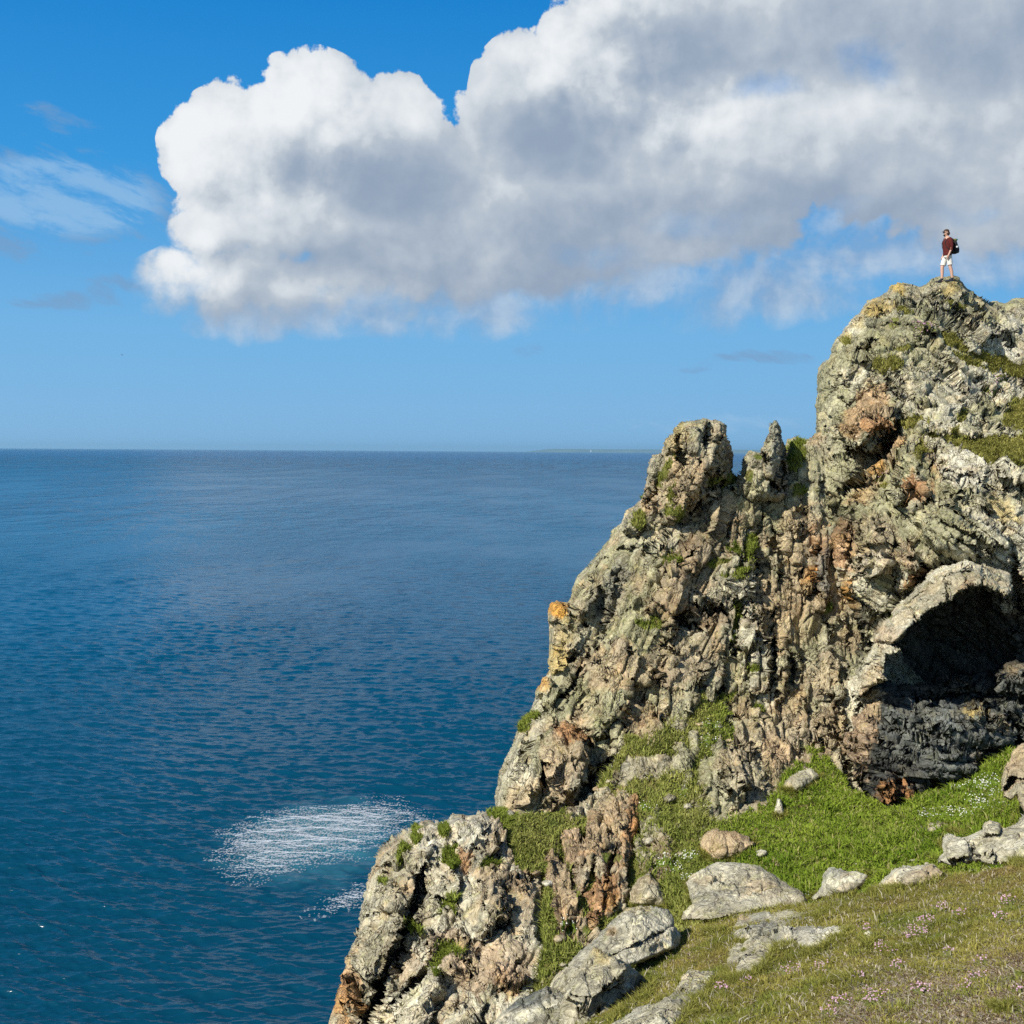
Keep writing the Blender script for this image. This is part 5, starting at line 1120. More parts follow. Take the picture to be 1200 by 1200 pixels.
def layer_nodes(name, mask_fn, n, r, xlim=(-30, 1230), ylim=(200, 1235)):
    """n random visible surface points (with their pixel coordinates) where mask_fn(G, X, Y) > chance"""
    L = LAYERS[name]
    W = L['W']
    ny, nx = W.shape[:2]
    X, Y = np.meshgrid(L['x0'] + np.arange(nx) * L['step'], L['y0'] + np.arange(ny) * L['step'])
    ok = ~np.isnan(W[..., 0]) & (X > xlim[0]) & (X < xlim[1]) & (Y > ylim[0]) & (Y < ylim[1])
    p = np.where(ok, mask_fn(L['G'], X, Y), 0)
    # weight by the real area each grid cell covers
    a = np.linalg.norm(np.cross(np.gradient(np.nan_to_num(W), axis=0), np.gradient(np.nan_to_num(W), axis=1)), axis=-1)
    a = np.minimum(a, 6 * np.median(a[ok]))
    p = (p * a).ravel()
    if p.sum() <= 0: return np.zeros((0, 3)), np.zeros(0), np.zeros(0)
    k = r.choice(len(p), size=n, p=p / p.sum())
    j, i = np.unravel_index(k, (ny, nx))
    i2 = np.clip(i + r.choice([-1, 1], n), 0, nx - 1)
    w2 = W[j, i2]
    base = W[j, i]
    w2 = np.where(np.isnan(w2), base, w2)
    base = base + (w2 - base) * r.random((n, 1))
    return base, X[j, i], Y[j, i]

def blades(name, pts, h, w, cols, r, lean=0.5, droop=0.4, label=None, cat='grass'):
    n = len(pts)
    ang = r.random(n) * 6.283
    hx = np.stack([np.cos(ang), np.sin(ang), 0 * ang], -1)
    la = r.random(n) * 6.283
    ld = np.stack([np.cos(la), np.sin(la), 0 * la], -1) * (lean * r.random((n, 1)))
    up = np.array([0, 0, 1.0]) + ld
    up /= np.linalg.norm(up, axis=1, keepdims=True)
    h = h[:, None]; w = w[:, None]
    mid = pts + up * h * 0.55
    tip = pts + up * h * (1 - 0.25 * droop) + ld * h * droop * 1.5
    b = pts - np.array([0, 0, 0.02])
    V = np.stack([b - hx * w, b + hx * w, mid + hx * w * 0.75, mid - hx * w * 0.75, tip], 1).reshape(-1, 3)
    o5 = np.arange(n)[:, None] * 5
    q = o5 + np.array([[0, 1, 2, 3]]); t = o5 + np.array([[3, 2, 4]])
    c = np.repeat(cols, 5, 0)
    ob = mesh_from(name, V, [q, t], LEAF, {'tint': c}, smooth=False)
    return tag(ob, label, cat, kind='stuff')

def mixcol(a, b, t):
    return np.asarray(a) * (1 - t[:, None]) + np.asarray(b) * t[:, None]

r = np.random.default_rng(5)
# lush bank below the cliff
n = 124000
def bank_w(G, X, Y):
    rk = zone_mask(('p', [(630, 960), (700, 930), (760, 880), (790, 1000), (760, 1080), (690, 1110)], 6), X, Y, 4)
    return sstep(G, 0.3, 0.6) * (1 - 0.75 * rk * sstep(vnoise(np.stack([X / 13, Y / 9, 0 * X + 4], -1), 8), -0.4, 0.2))
p, px, py = layer_nodes('green_bank_terrain', bank_w, n, r, ylim=(780, 1180), xlim=(-30, 1340))
t = np.clip(0.5 + 0.6 * fbm(p * 0.55, 4, 0.6, seed=3) + 0.35 * (r.random(n) - 0.5), 0, 1)
lush = sstep(px, 800, 900)
c = mixcol((0.090, 0.165, 0.014), (0.275, 0.345, 0.048), t)
st_ = (r.random(n) < 0.10)[:, None]
c = np.where(st_, np.array((0.36, 0.33, 0.13)), c)
c2 = mixcol((0.140, 0.180, 0.030), (0.390, 0.375, 0.120), t)
k = np.clip(lush * 1.0 + 0.25 - 0.8 * np.maximum(0, fbm(p * 0.8 + 40, 3, seed=9)), 0, 1)[:, None]
c = c * k + c2 * (1 - k)
c *= (0.75 + 0.5 * r.random((n, 1)))
h = (0.06 + 0.12 * r.random(n)) * (0.6 + 0.8 * t) * (0.7 + 1.1 * sstep(fbm(p * 1.5 + 33, 3, 0.6, seed=43), -0.1, 0.45)); w = 0.010 + 0.014 * r.random(n)
blades('bank_grass', p, h, w, c, r, 1.0, 0.6, 'thick bright green grass covering the bank below the cliff')

# tufts on the ledges
for lay, nm, cnt, lab, (dry, grn) in (('cliff_hill', 'ledge_grass', 9000, 'small green grass tufts on the ledges of the cliff wall', (0.25, 0.75)), ('summit_hill', 'shelf_grass', 26000, 'olive grass on the shelf and ledges below the walker', (0.75, 0.25)),
                                      ('rock_crag', 'crag_grass', 26000, 'green grass patches on the lower left crag', (0.2, 0.8)), ('rock_pinnacle', 'tower_grass', 3500, 'thin grass streaks in the cracks of the rock tower', (0.5, 0.5))):
    p, px, py = layer_nodes(lay, lambda G, X, Y: sstep(G, 0.35, 0.7) * (0.15 + 0.85 * sstep(vnoise(np.stack([X / 7, Y / 5, 0 * X], -1), 5), -0.5, 0.3)), cnt, r)
    if not len(p): continue
    t = np.clip(0.5 + 0.6 * fbm(p * 0.9, 4, 0.6, seed=13) + 0.4 * (r.random(len(p)) - 0.5), 0, 1)
    c = mixcol((0.085, 0.145, 0.016), (0.220, 0.280, 0.040), t) * grn + mixcol((0.21, 0.19, 0.050), (0.44, 0.38, 0.130), t) * dry
    c *= (0.7 + 0.6 * r.random((len(p), 1)))
    blades(nm, p, (0.06 + 0.13 * r.random(len(p))), 0.010 + 0.012 * r.random(len(p)), c, r, 1.0, 0.6, lab)

# short wiry turf in front
n = 215000
def turf_w(G, X, Y):
    return np.clip(0.25 + 0.75 * (vnoise(np.stack([X / 11, Y / 5, 0 * X], -1), 3) * 0.6 + 0.6), 0.05, 1) * (1 - 0.55 * zone_mask(('p', [(960, 1200), (1010, 1165), (1080, 1140), (1130, 1150), (1180, 1120), (1420, 1100), (1420, 1520), (850, 1520)], 20), X, Y, 31))
p, px, py = layer_nodes('turf_ground', turf_w, n, r, ylim=(990, 1240), xlim=(640, 1340))
t = np.clip(0.5 + 0.7 * fbm(p * 0.8, 4, 0.6, seed=23) + 0.4 * (r.random(n) - 0.5), 0, 1)
c = mixcol((0.150, 0.155, 0.028), (0.375, 0.330, 0.090), t)
g2 = sstep(fbm(p * 1.1 + 60, 4, 0.6, seed=29), 0.05, 0.4)[:, None]
c = c * (1 - 0.6 * g2) + np.array((0.14, 0.20, 0.030)) * 0.6 * g2
b2 = sstep(fbm(p * 0.7 + 20, 4, 0.6, seed=39), 0.05, 0.5)[:, None]
c = c * (1 - 0.55 * b2) + np.array((0.29, 0.195, 0.085)) * 0.55 * b2
c *= (0.65 + 0.7 * r.random((n, 1)))
pale = r.random(n) < 0.035
c[pale] = np.array((0.50, 0.44, 0.34)) * (0.7 + 0.5 * r.random((pale.sum(), 1)))
tus = sstep(fbm(p * 2.6 + 80, 3, 0.6, seed=49), -0.05, 0.45)
h = (0.020 + 0.05 * r.random(n) ** 1.5) * (0.75 + 1.3 * tus); w = 0.0035 + 0.004 * r.random(n)
h[pale] *= 1.5; w[pale] *= 1.4
blades('turf_grass', p, h, w, c, r, 1.2, 0.6, 'short wiry olive turf with brown stems covering the slope in front')

# longer grass along the feet of the boulders
fp = []
for pl in OUTLINES:
    a = np.asarray(pl, float)
    for (x1, y1), (x2, y2) in zip(a, np.roll(a, -1, 0)):
        L_ = math.hypot(x2 - x1, y2 - y1); nx_, ny_ = (y2 - y1), -(x2 - x1)
        m_ = a.mean(0)
        if ((x1 + x2) / 2 - m_[0]) * nx_ + ((y1 + y2) / 2 - m_[1]) * ny_ < 0: nx_, ny_ = -nx_, -ny_
        if ny_ < 0.15 * L_: continue                      # keep to the lower edges
        k_ = int(L_ * 34)
        t_ = r.random(k_)
        fp.append(np.stack([x1 + (x2 - x1) * t_ + r.normal(0, 1.5, k_), y1 + (y2 - y1) * t_ + np.abs(r.normal(0, 3.0, k_)) * (0.4 + 0.6 * np.sin(t_ * 40 + x1)) ** 2 - 0.5], -1))
fp = np.concatenate(fp)
pts = np.stack([surface(nm, fp[:, 0], fp[:, 1]) for nm in ('turf_ground', 'green_bank_terrain')])
dd = np.where(np.isnan(pts[..., 1]), 1e9, pts[..., 1])
sel = dd.argmin(0)
pts = pts[sel, np.arange(len(fp))]
okp = ~np.isnan(pts[:, 0]) & (fp[:, 0] > -20) & (fp[:, 0] < 1225) & (fp[:, 1] < 1225)
pts = pts[okp]; n = len(pts)
t = r.random(n)
c = mixcol((0.13, 0.15, 0.025), (0.36, 0.33, 0.09), t) * (0.6 + 0.7 * r.random((n, 1)))
sc = (pts[:, 1] / 18) ** 0.7
blades('fringe_grass', pts, (0.06 + 0.12 * r.random(n)) * sc, (0.004 + 0.005 * r.random(n)) * sc, c, r, 1.0, 0.6, 'longer grass fringing the feet of the pale boulders')

# dry heathy litter and pebbles in the bare corner
n = 26000
p, px, py = layer_nodes('turf_ground', lambda G, X, Y: 0.04 + zone_mask(('p', [(940, 1210), (1000, 1150), (1080, 1130), (1130, 1140), (1180, 1105), (1420, 1090), (1420, 1520), (850, 1520)], 20), X, Y, 31), n, r, ylim=(1020, 1240), xlim=(640, 1240))
c = np.array([(0.30, 0.22, 0.15), (0.16, 0.10, 0.06), (0.50, 0.44, 0.35), (0.40, 0.33, 0.22)])[r.integers(0, 4, n)] * (0.6 + 0.6 * r.random((n, 1)))
blades('heath_litter', p, 0.015 + 0.03 * r.random(n), 0.006 + 0.007 * r.random(n), c, r, 2.2, 0.9, 'dry brown heath stems and pale litter in the bottom right corner', 'litter')

FLOWER = leaf_material('flower_petal', 0.2)
def flower_clump(name, layer, px, py, size, nf, petal, leafc, label, cat, group, seed):
    q = np.random.default_rng(seed)
    base = surface(layer, np.array([px * 1.0]), np.array([py * 1.0]))[0]
    if np.isnan(base).any(): return
    V = []; Fq = []; cc = []
    d = base[1]
    k = 0
    for i in range(nf):                                    # flower heads: little domed rosettes
        a = q.random() * 6.283; rr = size * math.sqrt(q.random())
        X_, Y_ = px + F / d * rr * math.cos(a), py + F / d * rr * 0.45 * math.sin(a)
        s = surface(layer, np.array([X_]), np.array([Y_]))[0]
        if np.isnan(s).any() or abs(s[1] - d) > 3 * size: s = base + np.array([rr * math.cos(a), rr * math.sin(a), 0])
        ctr = s + np.array([0, 0, 0.03 + 0.05 * q.random()])
        fr = (0.009 + 0.006 * q.random()) * (d / 15) ** 0.55
        col = np.array(petal) * (0.75 + 0.45 * q.random())
        top = len(V)
        V.append(ctr + np.array([0, 0, fr * 0.9])); cc.append(np.minimum(col * 1.1, 0.85))
        for j in range(6):
            aa = j * 1.0472 + q.random() * 0.3
            V.append(ctr + fr * np.array([math.cos(aa), math.sin(aa), 0.1 * q.normal()])); cc.append(col)
        for j in range(6): Fq.append((top, top + 1 + j, top + 1 + (j + 1) % 6))
        b = len(V)                                         # stalk
        V += [s - np.array([0.002, 0, 0.01]), s + np.array([0.002, 0, -0.01]), ctr]; cc += [np.array(leafc)] * 3
        Fq.append((b, b + 1, b + 2))
    for i in range(nf):                                    # cushion of narrow leaves
        a = q.random() * 6.283; rr = size * 0.9 * math.sqrt(q.random())
        s = surface(layer, np.array([px + F / d * rr * math.cos(a)]), np.array([py + F / d * rr * 0.45 * math.sin(a)]))[0]
        if np.isnan(s).any() or abs(s[1] - d) > 3 * size: continue
        dirv = np.array([q.normal(), q.normal(), 1.2]); dirv /= np.linalg.norm(dirv)
        wv = np.array([math.cos(a + 1), math.sin(a + 1), 0]) * 0.006
        b = len(V)
        V += [s - wv, s + wv, s + dirv * (0.04 + 0.03 * q.random())]; cc += [np.array(leafc) * (0.7 + 0.6 * q.random())] * 3
        Fq.append((b, b + 1, b + 2))
    b = len(V)                                             # the low leafy cushion they grow from
    ring = [surface(layer, np.array([px + F / d * size * rr * math.cos(a)]), np.array([py + F / d * size * rr * 0.45 * math.sin(a)]))[0] for rr in (0.45, 0.8, 1.05) for a in np.arange(14) * 0.4488]
    ring = [base if np.isnan(s).any() or abs(s[1] - d) > 4 * size else s for s in ring]
    V.append(base + np.array([0, 0, 0.030])); cc.append(np.array(leafc))
    for i, s in enumerate(ring):
        V.append(s + np.array([0, 0, (0.030, 0.018, -0.015)[i // 14] + 0.012 * q.normal()])); cc.append(np.array(leafc) * (0.6 + 0.8 * q.random()))
    for i in range(14):
        j = (i + 1) % 14
        Fq.append((b, b + 1 + i, b + 1 + j))
        for rr in (0, 14):
            Fq.append((b + 1 + rr + i, b + 15 + rr + i, b + 15 + rr + j)); Fq.append((b + 1 + rr + i, b + 15 + rr + j, b + 1 + rr + j))
    o = mesh_from(name, np.array(V), np.array(Fq), FLOWER, {'tint': np.array(cc)}, smooth=False, origin=tuple(base))
    return tag(o, label, cat, group)
PINK = (0.56, 0.35, 0.45)
for i, (x, y, s, nf) in enumerate([(1036, 1113, .13, 46), (1075, 1094, .15, 44), (1085, 1082, .14, 34), (1010, 1091, .12, 22), (927, 1141, .14, 26), (965, 1137, .11, 20), (1080, 1164, .11, 30), (1025, 1169, .14, 38), (985, 1178, .13, 36), (972, 1191, .10, 24),
                                   (1050, 1135, .10, 20), (1146, 1150, .10, 20), (1181, 1059, .12, 20), (1172, 1077, .10, 16), (1122, 1072, .12, 18), (1102, 1066, .12, 18), (1020, 1178, .09, 20), (1132, 1161, .07, 12), (845, 1160, .10, 30), (872, 1152, .10, 26),
                                   (1064, 1100, .08, 16), (1150, 1130, .09, 14), (1046, 1118, .10, 22), (1192, 1165, .06, 10), (1005, 1150, .08, 14), (1110, 1120, .08, 12)]):
    flower_clump('thrift_plant', 'turf_ground', x, y, s, nf, PINK, (0.16, 0.17, 0.05), 'low clump of pink thrift flowers growing in the short turf in front', 'thrift clump', 'pink thrift in the turf', 100 + i)
for i, (x, y, s, nf) in enumerate([(1078, 382, .28, 60), (1086, 386, .26, 60), (1093, 391, .22, 44), (1035, 562, .20, 60), (1170, 446, .24, 26), (1160, 456, .24, 26), (1048, 380, .2, 20)]):
    flower_clump('thrift_plant', 'summit_hill', x, y, s, nf, PINK, (0.16, 0.17, 0.05), 'pink thrift cushion growing on a ledge of the summit rock below the walker', 'thrift clump', 'pink thrift on the summit rocks', 140 + i)
WHITE = (0.80, 0.80, 0.72)
for i, (x, y, s, nf) in enumerate([(1160, 916, .3, 44), (1146, 921, .3, 40), (1172, 931, .3, 36), (1122, 925, .26, 26), (1106, 953, .26, 30), (1086, 956, .24, 34), (1121, 951, .22, 20), (1150, 946, .3, 40), (1132, 956, .22, 26), (1141, 938, .28, 34), (1165, 945, .26, 34),
                                   (800, 1010, .26, 40), (790, 1020, .24, 36), (806, 1031, .22, 30), (776, 1018, .22, 26), (810, 1005, .2, 20), (1095, 926, .2, 14), (850, 930, .3, 20), (826, 870, .4, 26), (842, 900, .4, 24), (815, 900, .4, 22), (800, 930, .4, 20), (835, 850, .3, 16), (1180, 945, .24, 28),
                                   (666, 1084, .2, 36), (760, 945, .25, 18), (945, 1052, .15, 10)]):
    flower_clump('campion_plant', 'green_bank_terrain', x, y, s, nf, WHITE, (0.13, 0.19, 0.03), 'loose clump of white campion flowers in the green bank', 'campion clump', 'white campion in the green bank', 180 + i)
# ---------------------------------------------------------------- the walker on the summit
from mathutils.bvhtree import BVHTree
def skin_mesh(name, joints, bones, sub=2):
    """one continuous surface grown round a skeleton: joints = {name: (x, y, z, radius)}"""
    names = list(joints)
    me = bpy.data.meshes.new(name)
    me.from_pydata([joints[k][:3] for k in names], [(names.index(a), names.index(b)) for a, b in bones], [])
    o = bpy.data.objects.new(name, me)
    C.objects.link(o)
    o.modifiers.new('skin', 'SKIN')
    lay = me.skin_vertices[0] if len(me.skin_vertices) else None
    for i, k in enumerate(names):
        rr = joints[k][3:]
        lay.data[i].radius = (rr[0], rr[-1])
        lay.data[i].use_root = (i == 0)
    sm = o.modifiers.new('sub', 'SUBSURF'); sm.levels = sub; sm.render_levels = sub
    dg = bpy.context.evaluated_depsgraph_get()
    m2 = bpy.data.meshes.new_from_object(o.evaluated_get(dg))
    bpy.data.objects.remove(o)
    m2.name = name
    for p_ in m2.polygons: p_.use_smooth = True
    return m2

def link(name, me, mat, parent):
    o = bpy.data.objects.new(name, me)
    C.objects.link(o)
    me.materials.clear(); me.materials.append(mat)
    o.parent = parent
    return o

def loft(rings, seg=14, cap=True):
    """rings: (x, y, z, rx, ry) horizontal ellipses -> verts, faces"""
    V = []; Fc = []
    for (x, y, z, rx, ry) in rings:
        for k in range(seg):
            a = 6.28318 * k / seg
            V.append((x + rx * math.cos(a), y + ry * math.sin(a), z))
    for i in range(len(rings) - 1):
        for k in range(seg):
            a, b = i * seg + k, i * seg + (k + 1) % seg
            Fc.append((a, b, b + seg, a + seg))
    if cap:
        Fc.append(tuple(reversed(range(seg)))); Fc.append(tuple((len(rings) - 1) * seg + k for k in range(seg)))
    return V, Fc

def tube(pts, radii, seg=10):
    V = []; Fc = []
    n = len(pts)
    for i in range(n):
        p_ = Vector(pts[i])
        t = (Vector(pts[min(i + 1, n - 1)]) - Vector(pts[max(i - 1, 0)])).normalized()
        a = t.orthogonal().normalized() if abs(t.z) > 0.999 else t.cross(Vector((0, 0, 1))).normalized()
        b = t.cross(a)
        for k in range(seg):
            an = 6.28318 * k / seg
            V.append(tuple(p_ + (a * math.cos(an) + b * math.sin(an)) * radii[i]))
    for i in range(n - 1):
        for k in range(seg):
            a, b = i * seg + k, i * seg + (k + 1) % seg
            Fc.append((a, b, b + seg, a + seg))
    Fc.append(tuple(range(seg))); Fc.append(tuple(reversed([(n - 1) * seg + k for k in range(seg)])))
    return V, Fc

def join(*parts):
    V = []; Fc = []
    for v, f in parts:
        o_ = len(V); V += list(v); Fc += [tuple(i + o_ for i in q) for q in f]
    return V, Fc

def part(name, vf, mat, parent, sub=1, fold=0.0):
    me = bpy.data.meshes.new(name)
    me.from_pydata([tuple(v) for v in vf[0]], [], vf[1])
    if fold:
        co = np.array([v.co[:] for v in me.vertices])
        dlt = fold * fbm(co * 14, 3, seed=4)
        for v, d_ in zip(me.vertices, dlt): v.co += Vector((d_, d_ * 0.6, 0))
    o = link(name, me, mat, parent)
    if sub:
        m_ = o.modifiers.new('sub', 'SUBSURF'); m_.levels = sub; m_.render_levels = sub
        dg = bpy.context.evaluated_depsgraph_get()
        m2 = bpy.data.meshes.new_from_object(o.evaluated_get(dg))
        o.modifiers.clear(); o.data = m2; m2.name = name
    for p_ in o.data.polygons: p_.use_smooth = True
    return o

SKIN = plain('skin', (0.50, 0.30, 0.22), 0.55, 0.3, 0.06, 60)
MAROON = plain('maroon_cotton', (0.085, 0.018, 0.016), 0.9, 0.1, 0.2, 30)
SHORTS = plain('white_cotton', (0.60, 0.585, 0.54), 0.9, 0.1, 0.06, 30)
SHOE = plain('dark_shoe', (0.018, 0.022, 0.032), 0.7, 0.3)
HAIR = plain('brown_hair', (0.055, 0.030, 0.018), 0.8, 0.2)
CAP = plain('brown_cap', (0.070, 0.040, 0.025), 0.9, 0.1)
BLACK = plain('black_nylon', (0.010, 0.011, 0.012), 0.7, 0.3)
TEAL = plain('teal_cloth', (0.03, 0.22, 0.24), 0.8, 0.2)
OLIVE = plain('olive_strap', (0.12, 0.12, 0.03), 0.8, 0.2)
PALE = plain('pale_patch', (0.6, 0.62, 0.62), 0.8, 0.2)
GLASS = plain('dark_lens', (0.01, 0.01, 0.012), 0.15, 0.5)

sm_obj = bpy.data.objects['summit_hill']
bpy.context.view_layer.update()
hill_bvh = BVHTree.FromObject(sm_obj, bpy.context.evaluated_depsgraph_get())
def drop(x, y, z0=80.0):
    h = hill_bvh.ray_cast(Vector((x, y, z0)), Vector((0, 0, -1)))
    return h[0].z if h[0] is not None else None

foot = P3(1110.0, 326.0, 41.9)
yaw = math.radians(180 + 5)              # facing left, a little towards the viewer
fx, fy = math.cos(yaw), math.sin(yaw)
best = None                                # the flattest place on top for both feet
for dy in np.linspace(-0.5, 0.9, 15):
    y0 = foot[1] + dy; x0 = foot[0] * y0 / foot[1]
    zs = [drop(x0 + fx * a - fy * b, y0 + fy * a + fx * b) for a, b in ((-0.12, 0.11), (0.06, 0.11), (0.14, -0.1), (0.33, -0.1))]
    if all(z is not None for z in zs):
        sc = max(zs) * 1.5 - 0.8 * (max(zs) - min(zs))
        if best is None or sc > best[0]: best = (sc, x0, y0, zs)
gx_, gy_, zs = best[1], best[2], best[3]
zg = max(zs) - 0.03
man = bpy.data.objects.new('person', None); C.objects.link(man)
man.location = (gx_, gy_, zg); man.rotation_euler = (0, 0, yaw)
man.scale = (1.04, 1.04, 1.04)
tag(man, 'walker in maroon shirt and white shorts standing on the summit, looking out left', 'person')
J = {'pelvis': (0, 0, .95, .12), 'waist': (0, 0, 1.08, .115), 'chest': (.01, 0, 1.30, .135), 'collar': (-.005, 0, 1.44, .095), 'neck': (.02, 0, 1.52, .055), 'jaw': (.055, 0, 1.585, .065), 'head': (.05, 0, 1.66, .088), 'crown': (.035, 0, 1.715, .07),
     'nose': (.145, 0, 1.635, .014), 'earL': (.035, .088, 1.635, .018), 'earR': (.035, -.088, 1.635, .018), 'chin': (.105, 0, 1.565, .03),
     'hipL': (-.02, .095, .88, .09), 'kneeL': (-.055, .105, .50, .058), 'calfL': (-.10, .11, .36, .058), 'ankL': (-.125, .11, .10, .036), 'heelL': (-.14, .11, .045, .035), 'toeL': (.05, .13, .035, .035),
     'hipR': (.03, -.095, .88, .09), 'kneeR': (.135, -.10, .50, .058), 'calfR': (.125, -.105, .36, .058), 'ankR': (.135, -.105, .10, .036), 'heelR': (.115, -.105, .045, .035), 'toeR': (.31, -.12, .035, .035),
     'shL': (-.01, .185, 1.41, .062), 'elL': (-.05, .235, 1.13, .042), 'wrL': (.045, .225, .905, .028), 'plL': (.07, .215, .845, .034),
     'shR': (-.01, -.185, 1.41, .062), 'elR': (-.05, -.235, 1.13, .042), 'wrR': (.06, -.22, .905, .028), 'plR': (.085, -.205, .845, .034)}
B = [('pelvis', 'waist'), ('waist', 'chest'), ('chest', 'collar'), ('collar', 'neck'), ('neck', 'jaw'), ('jaw', 'head'), ('head', 'crown'), ('head', 'nose'), ('head', 'earL'), ('head', 'earR'), ('jaw', 'chin'),
     ('pelvis', 'hipL'), ('hipL', 'kneeL'), ('kneeL', 'calfL'), ('calfL', 'ankL'), ('ankL', 'heelL'), ('heelL', 'toeL'), ('pelvis', 'hipR'), ('hipR', 'kneeR'), ('kneeR', 'calfR'), ('calfR', 'ankR'), ('ankR', 'heelR'), ('heelR', 'toeR'),
     ('collar', 'shL'), ('shL', 'elL'), ('elL', 'wrL'), ('wrL', 'plL'), ('collar', 'shR'), ('shR', 'elR'), ('elR', 'wrR'), ('wrR', 'plR')]
for S, sg in (('L', 1), ('R', -1)):
    px_, py_, pz_ = J['pl' + S][:3]
    for i, (a, ln) in enumerate(((-.026, .062), (-.009, .072), (.009, .068), (.025, .054))):
        J[f'f{S}{i}a'] = (px_ + a * 1.0, py_ - sg * .008, pz_ - .05, .0095); J[f'f{S}{i}b'] = (px_ + a * 1.05 + .004, py_ - sg * .022, pz_ - .05 - ln * .55, .009); J[f'f{S}{i}c'] = (px_ + a * 1.05 + .006, py_ - sg * .042, pz_ - .05 - ln, .0075)
        B += [('pl' + S, f'f{S}{i}a'), (f'f{S}{i}a', f'f{S}{i}b'), (f'f{S}{i}b', f'f{S}{i}c')]
    J[f't{S}a'] = (px_ + .038, py_ - sg * .015, pz_ - .015, .012); J[f't{S}b'] = (px_ + .052, py_ - sg * .028, pz_ - .05, .0095)
    B += [('pl' + S, f't{S}a'), (f't{S}a', f't{S}b')]
body = link('body', skin_mesh('body', J, B, 2), SKIN, man)
shirt = join(loft([(.0, 0, .87, .135, .185), (.0, 0, .90, .14, .19), (.0, 0, 1.02, .135, .18), (.005, 0, 1.15, .14, .185), (.01, 0, 1.30, .15, .20), (.0, 0, 1.40, .135, .195), (-.005, 0, 1.455, .10, .13), (.01, 0, 1.50, .07, .075), (.015, 0, 1.52, .066, .068)]),
             *[tube([(-.005, s_ * .15, 1.41), (-.012, s_ * .20, 1.38), (-.03, s_ * .225, 1.26), (-.05, s_ * .24, 1.13), (-.03, s_ * .238, 1.06), (-.028, s_ * .238, 1.045)], [.085, .085, .078, .066, .062, .055]) for s_ in (1, -1)])
part('shirt', shirt, MAROON, man, 1, 0.012)
shorts = join(loft([(0, 0, .80, .118, .155), (0, 0, .84, .124, .162), (0, 0, .93, .122, .162), (0, 0, .97, .118, .16)]),
              tube([(-.015, .085, .86), (-.03, .098, .72), (-.045, .103, .60), (-.048, .104, .575)], [.098, .096, .094, .09], 12), tube([(.02, -.085, .86), (.07, -.095, .72), (.10, -.098, .60), (.105, -.098, .575)], [.098, .096, .094, .09], 12))
part('shorts', shorts, SHORTS, man, 1, 0.012)
for ax, ay, tx, ty in ((-.14, .11, .075, .132), (.115, -.105, .335, -.122)):
    shoe = join(loft([(ax * .45 + tx * .55, ay * .45 + ty * .55, 0.0, .155, .048), (ax * .45 + tx * .55, ay * .45 + ty * .55, .025, .158, .052), (ax * .5 + tx * .5, ay * .5 + ty * .5, .055, .135, .046), (ax + .045, ay, .085, .07, .042), (ax + .02, ay, .13, .055, .045), (ax + .02, ay, .15, .05, .042)]))
    part('shoe', shoe, SHOE, man, 1)
cap = join(loft([(.04, 0, 1.675, .104, .096), (.04, 0, 1.70, .104, .096), (.035, 0, 1.74, .090, .085), (.03, 0, 1.77, .05, .048), (.03, 0, 1.775, .01, .01)]),
           ([(.10, -.075, 1.685), (.10, .075, 1.685), (.20, .055, 1.672), (.225, 0, 1.668), (.20, -.055, 1.672), (.10, -.075, 1.697), (.10, .075, 1.697), (.20, .055, 1.680), (.225, 0, 1.676), (.20, -.055, 1.680)], [(4, 3, 2, 1, 0), (5, 6, 7, 8, 9), (0, 1, 6, 5), (1, 2, 7, 6), (2, 3, 8, 7), (3, 4, 9, 8), (4, 0, 5, 9)]))
part('cap', cap, CAP, man, 1)
hair = join(loft([(.015, 0, 1.56, .07, .075), (.005, 0, 1.60, .085, .088), (.01, 0, 1.65, .092, .094), (.02, 0, 1.69, .095, .094)]), loft([(.095, 0, 1.535, .03, .04), (.10, 0, 1.56, .045, .058), (.095, 0, 1.585, .045, .066), (.06, 0, 1.60, .055, .080)]))
part('hair', hair, HAIR, man, 1)
gl = join(([(.135, .015, 1.645), (.125, .07, 1.648), (.125, .07, 1.675), (.135, .015, 1.675), (.142, .015, 1.645), (.132, .07, 1.648), (.132, .07, 1.675), (.142, .015, 1.675)], [(0, 1, 2, 3), (7, 6, 5, 4), (0, 4, 5, 1), (1, 5, 6, 2), (2, 6, 7, 3), (3, 7, 4, 0)]),
          ([(.135, -.015, 1.645), (.125, -.07, 1.648), (.125, -.07, 1.675), (.135, -.015, 1.675), (.142, -.015, 1.645), (.132, -.07, 1.648), (.132, -.07, 1.675), (.142, -.015, 1.675)], [(3, 2, 1, 0), (4, 5, 6, 7), (1, 5, 4, 0), (2, 6, 5, 1), (3, 7, 6, 2), (0, 4, 7, 3)]),
          tube([(.13, .07, 1.665), (.03, .092, 1.66)], [.004, .004], 6), tube([(.13, -.07, 1.665), (.03, -.092, 1.66)], [.004, .004], 6), tube([(.138, -.016, 1.668), (.138, .016, 1.668)], [.004, .004], 6))
part('sunglasses', gl, GLASS, man, 0)

